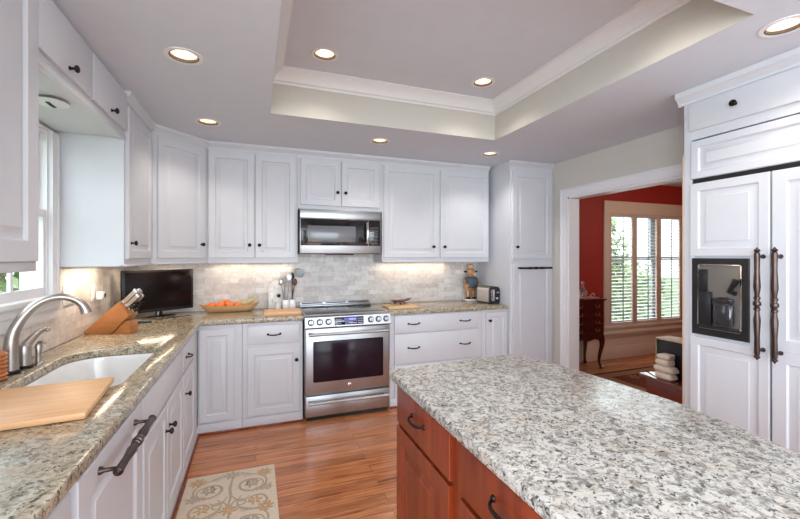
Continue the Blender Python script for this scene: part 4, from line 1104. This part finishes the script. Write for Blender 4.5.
b = MB(); b.prism([(0, .435), (cw, .435), (cw, .40), (cw*.8, .375), (cw*.7, .392), (cw*.5, .365), (cw*.3, .392), (cw*.2, .375), (0, .40)], -.004, .014); b.build('apron', M_MAHOG, ch)
for x, y, sx, sy in ((.04, .03, -1, -1), (cw-.04, .03, 1, -1), (.04, cdp-.04, -1, 1), (cw-.04, cdp-.04, 1, 1)):
    P = [Vector((x, y, .43)), Vector((x+sx*.022, y+sy*.012, .36)), Vector((x+sx*.020, y+sy*.010, .28)), Vector((x-sx*.004, y-sy*.004, .14)), Vector((x+sx*.002, y+sy*.002, .05)), Vector((x+sx*.022, y+sy*.016, .014))]
    b = MB(); b.tube(cat(P, 4), [.034, .038, .040, .039, .037, .034, .031, .028, .026, .024, .022, .020, .018, .016, .015, .015, .016, .019, .023, .026, .024], 12); b.build('leg', M_MAHOG, ch)
M_GLASSC = plain('clear_glass', (.9, .9, .9, 1), .05, 0, .5, 0, .9)
t = thing('decanter', 'small glass decanter on top of the dark chest', 'decanter', (3.932, 3.87, .9028))
b = MB(); b.lathe([(.045, 0), (.050, .01), (.050, .07), (.030, .105), (.016, .12), (.016, .155), (.022, .16)], n=20); b.build('bottle', M_GLASSC, t)
b = MB(); b.lathe([(.012, .155), (.014, .168), (.024, .185), (.018, .205), (0, .212)], n=16); b.build('stopper', M_GLASSC, t)
t = thing('serving_tray', 'slim silver tray on the dark chest in the red room', 'tray', (4.00, 3.87, .8925))
b = MB(); b.box(-.14, -.08, 0, .13, .08, .010, .004); b.build('tray', paint('silver_plate', srgb(206, 176, 160), .3, .1, 0, 20, .5, .6), t)
b = MB(); b.tube(cat([Vector((.02, -.02, .014)), Vector((.05, -.03, .05)), Vector((.09, -.02, .055)), Vector((.115, -.01, .02))], 4), .007, 8); b.build('handle', paint('tray_handle', srgb(206, 176, 160), .3, .1, 0, 20, .5, .6), t)
t = None
# dining rug
b = MB(); b.box(3.75, 1.0, .0005, 6.2, 3.60, .008, .002); R2 = MB()
for k in range(2): b.box(3.80+k*.12, 1.05+k*.12, .0078, 6.15-k*.12, 3.55-k*.12, .0092+k*.0008, .0005, 1, 1 if k == 0 else 2)
rnd = random.Random(5)
for k in range(90):
    petal(b, rnd.uniform(3.95, 6.0), rnd.uniform(1.3, 3.42), rnd.uniform(.05, .11), 6, rnd.choice([1, 3]), rnd.random()*3, .0102)
o = b.build('rug', [rugmat('rug_brown', srgb(96, 58, 42), 0), rugmat('rug_tan', srgb(150, 112, 88), 0), rugmat('rug_rust', srgb(110, 60, 44), 0), rugmat('rug_olive', srgb(70, 52, 42), 0)])
tag(o, 'brown and rust patterned rug on the floor of the red room', 'rug')
# bench with box and folded towels
bn = thing('bench', 'low reddish wooden bench in the red room beyond the doorway', 'bench', (3.24, 2.55, 0), math.radians(-97))
b = MB(); b.box(0, 0, .355, .78, .36, .380, .004); b.build('bench_top', plain('bench_top_gloss', srgb(120, 62, 52), .12, 0, .6, .6), bn)
b = MB(); b.box(.05, .03, .20, .73, .33, .356, .006); b.build('apron', M_BENCH, bn)
for x in (.08, .70):
    for y in (.055, .305):
        b = MB(); b.box(x-.03, y-.025, 0, x+.03, y+.025, .205, .004); b.build('leg', M_BENCH, bn)
bx = thing('box', 'black box with gold beaded edge standing on the low bench', 'box', (3.345, 2.465, .381), math.radians(-90))
b = MB(); b.box(0, 0, 0, .34, .17, .315, .003); b.build('box_body', M_BLACK, bx)
b = MB()
for k in range(15): b.ball((.008, -.006, .015+k*.0205), .0085, sub=2)
b.build('gold_beading', paint('gold_bead', srgb(196, 184, 136), .35, .1, 0, 20, .5, .7), bx)
b = MB(); b.box(-.004, -.004, .315, .344, .174, .330, .006); b.build('lid', paint('cream_lid', srgb(206, 186, 164), .6), bx)
M_TOWEL = paint('white_terry', srgb(232, 220, 206), .9, .04, .5, 18)
z0 = 0.0
for k, (w_, h_, dx, lb) in enumerate(((.158, .058, 0, 'bottom one of the four white folded towels before the black box'), (.168, .056, .004, 'second from the bottom of the four white folded towels on the bench'),
        (.124, .056, -.004, 'third from the bottom of the four white folded towels on the bench'), (.108, .044, .004, 'topmost and smallest of the four white folded towels on the bench'))):
    b = MB(); b.box(-w_/2+dx, -.05, 0, w_/2+dx, .05, h_, min(.026, h_*.46), 4)
    for v in b.bm.verts: v.co.x += .006*math.sin(v.co.z*90+k); v.co.y += .005*math.sin(v.co.x*60+k*2)
    tag(b.build('folded_towel', M_TOWEL, None, True, (3.280, 2.330, .3812+z0), (0, 0, math.radians(-90))), lb, 'towel', 'white folded towels on the bench')
    z0 += h_+.0003

# ------------------------------------------------------------------ under-cabinet strip lamps, and an unseen warm light added to the dining room
def strip(x0, y0, x1, y1, z, p, rot=0.0):
    area('under_cabinet_lamp', ((x0+x1)/2, (y0+y1)/2, z), (0, 0, rot), max(abs(x1-x0), .03), max(abs(y1-y0), .03), p, (1, .78, .56))
strip(-.36, 3.985, .33, 4.02, ZU-.012, .9)
strip(1.25, 3.985, 2.05, 4.02, ZU-.012, 1.3)
area('under_cabinet_lamp', (-.80, 3.82, ZU-.012), (0, 0, PI/4), .35, .04, 1.5, (1, .80, .58))
strip(-1.0, 2.85, -.96, 3.35, ZU-.012, 2.4)
l = bpy.data.lights.new('unseen_dining_light', 'POINT'); l.energy = 30; l.color = (1, .80, .60); l.shadow_soft_size = .15  # added warm light without a fixture, out of view
o = bpy.data.objects.new('unseen_dining_light', l); COL.objects.link(o); o.location = (5.0, 2.3, 2.1)
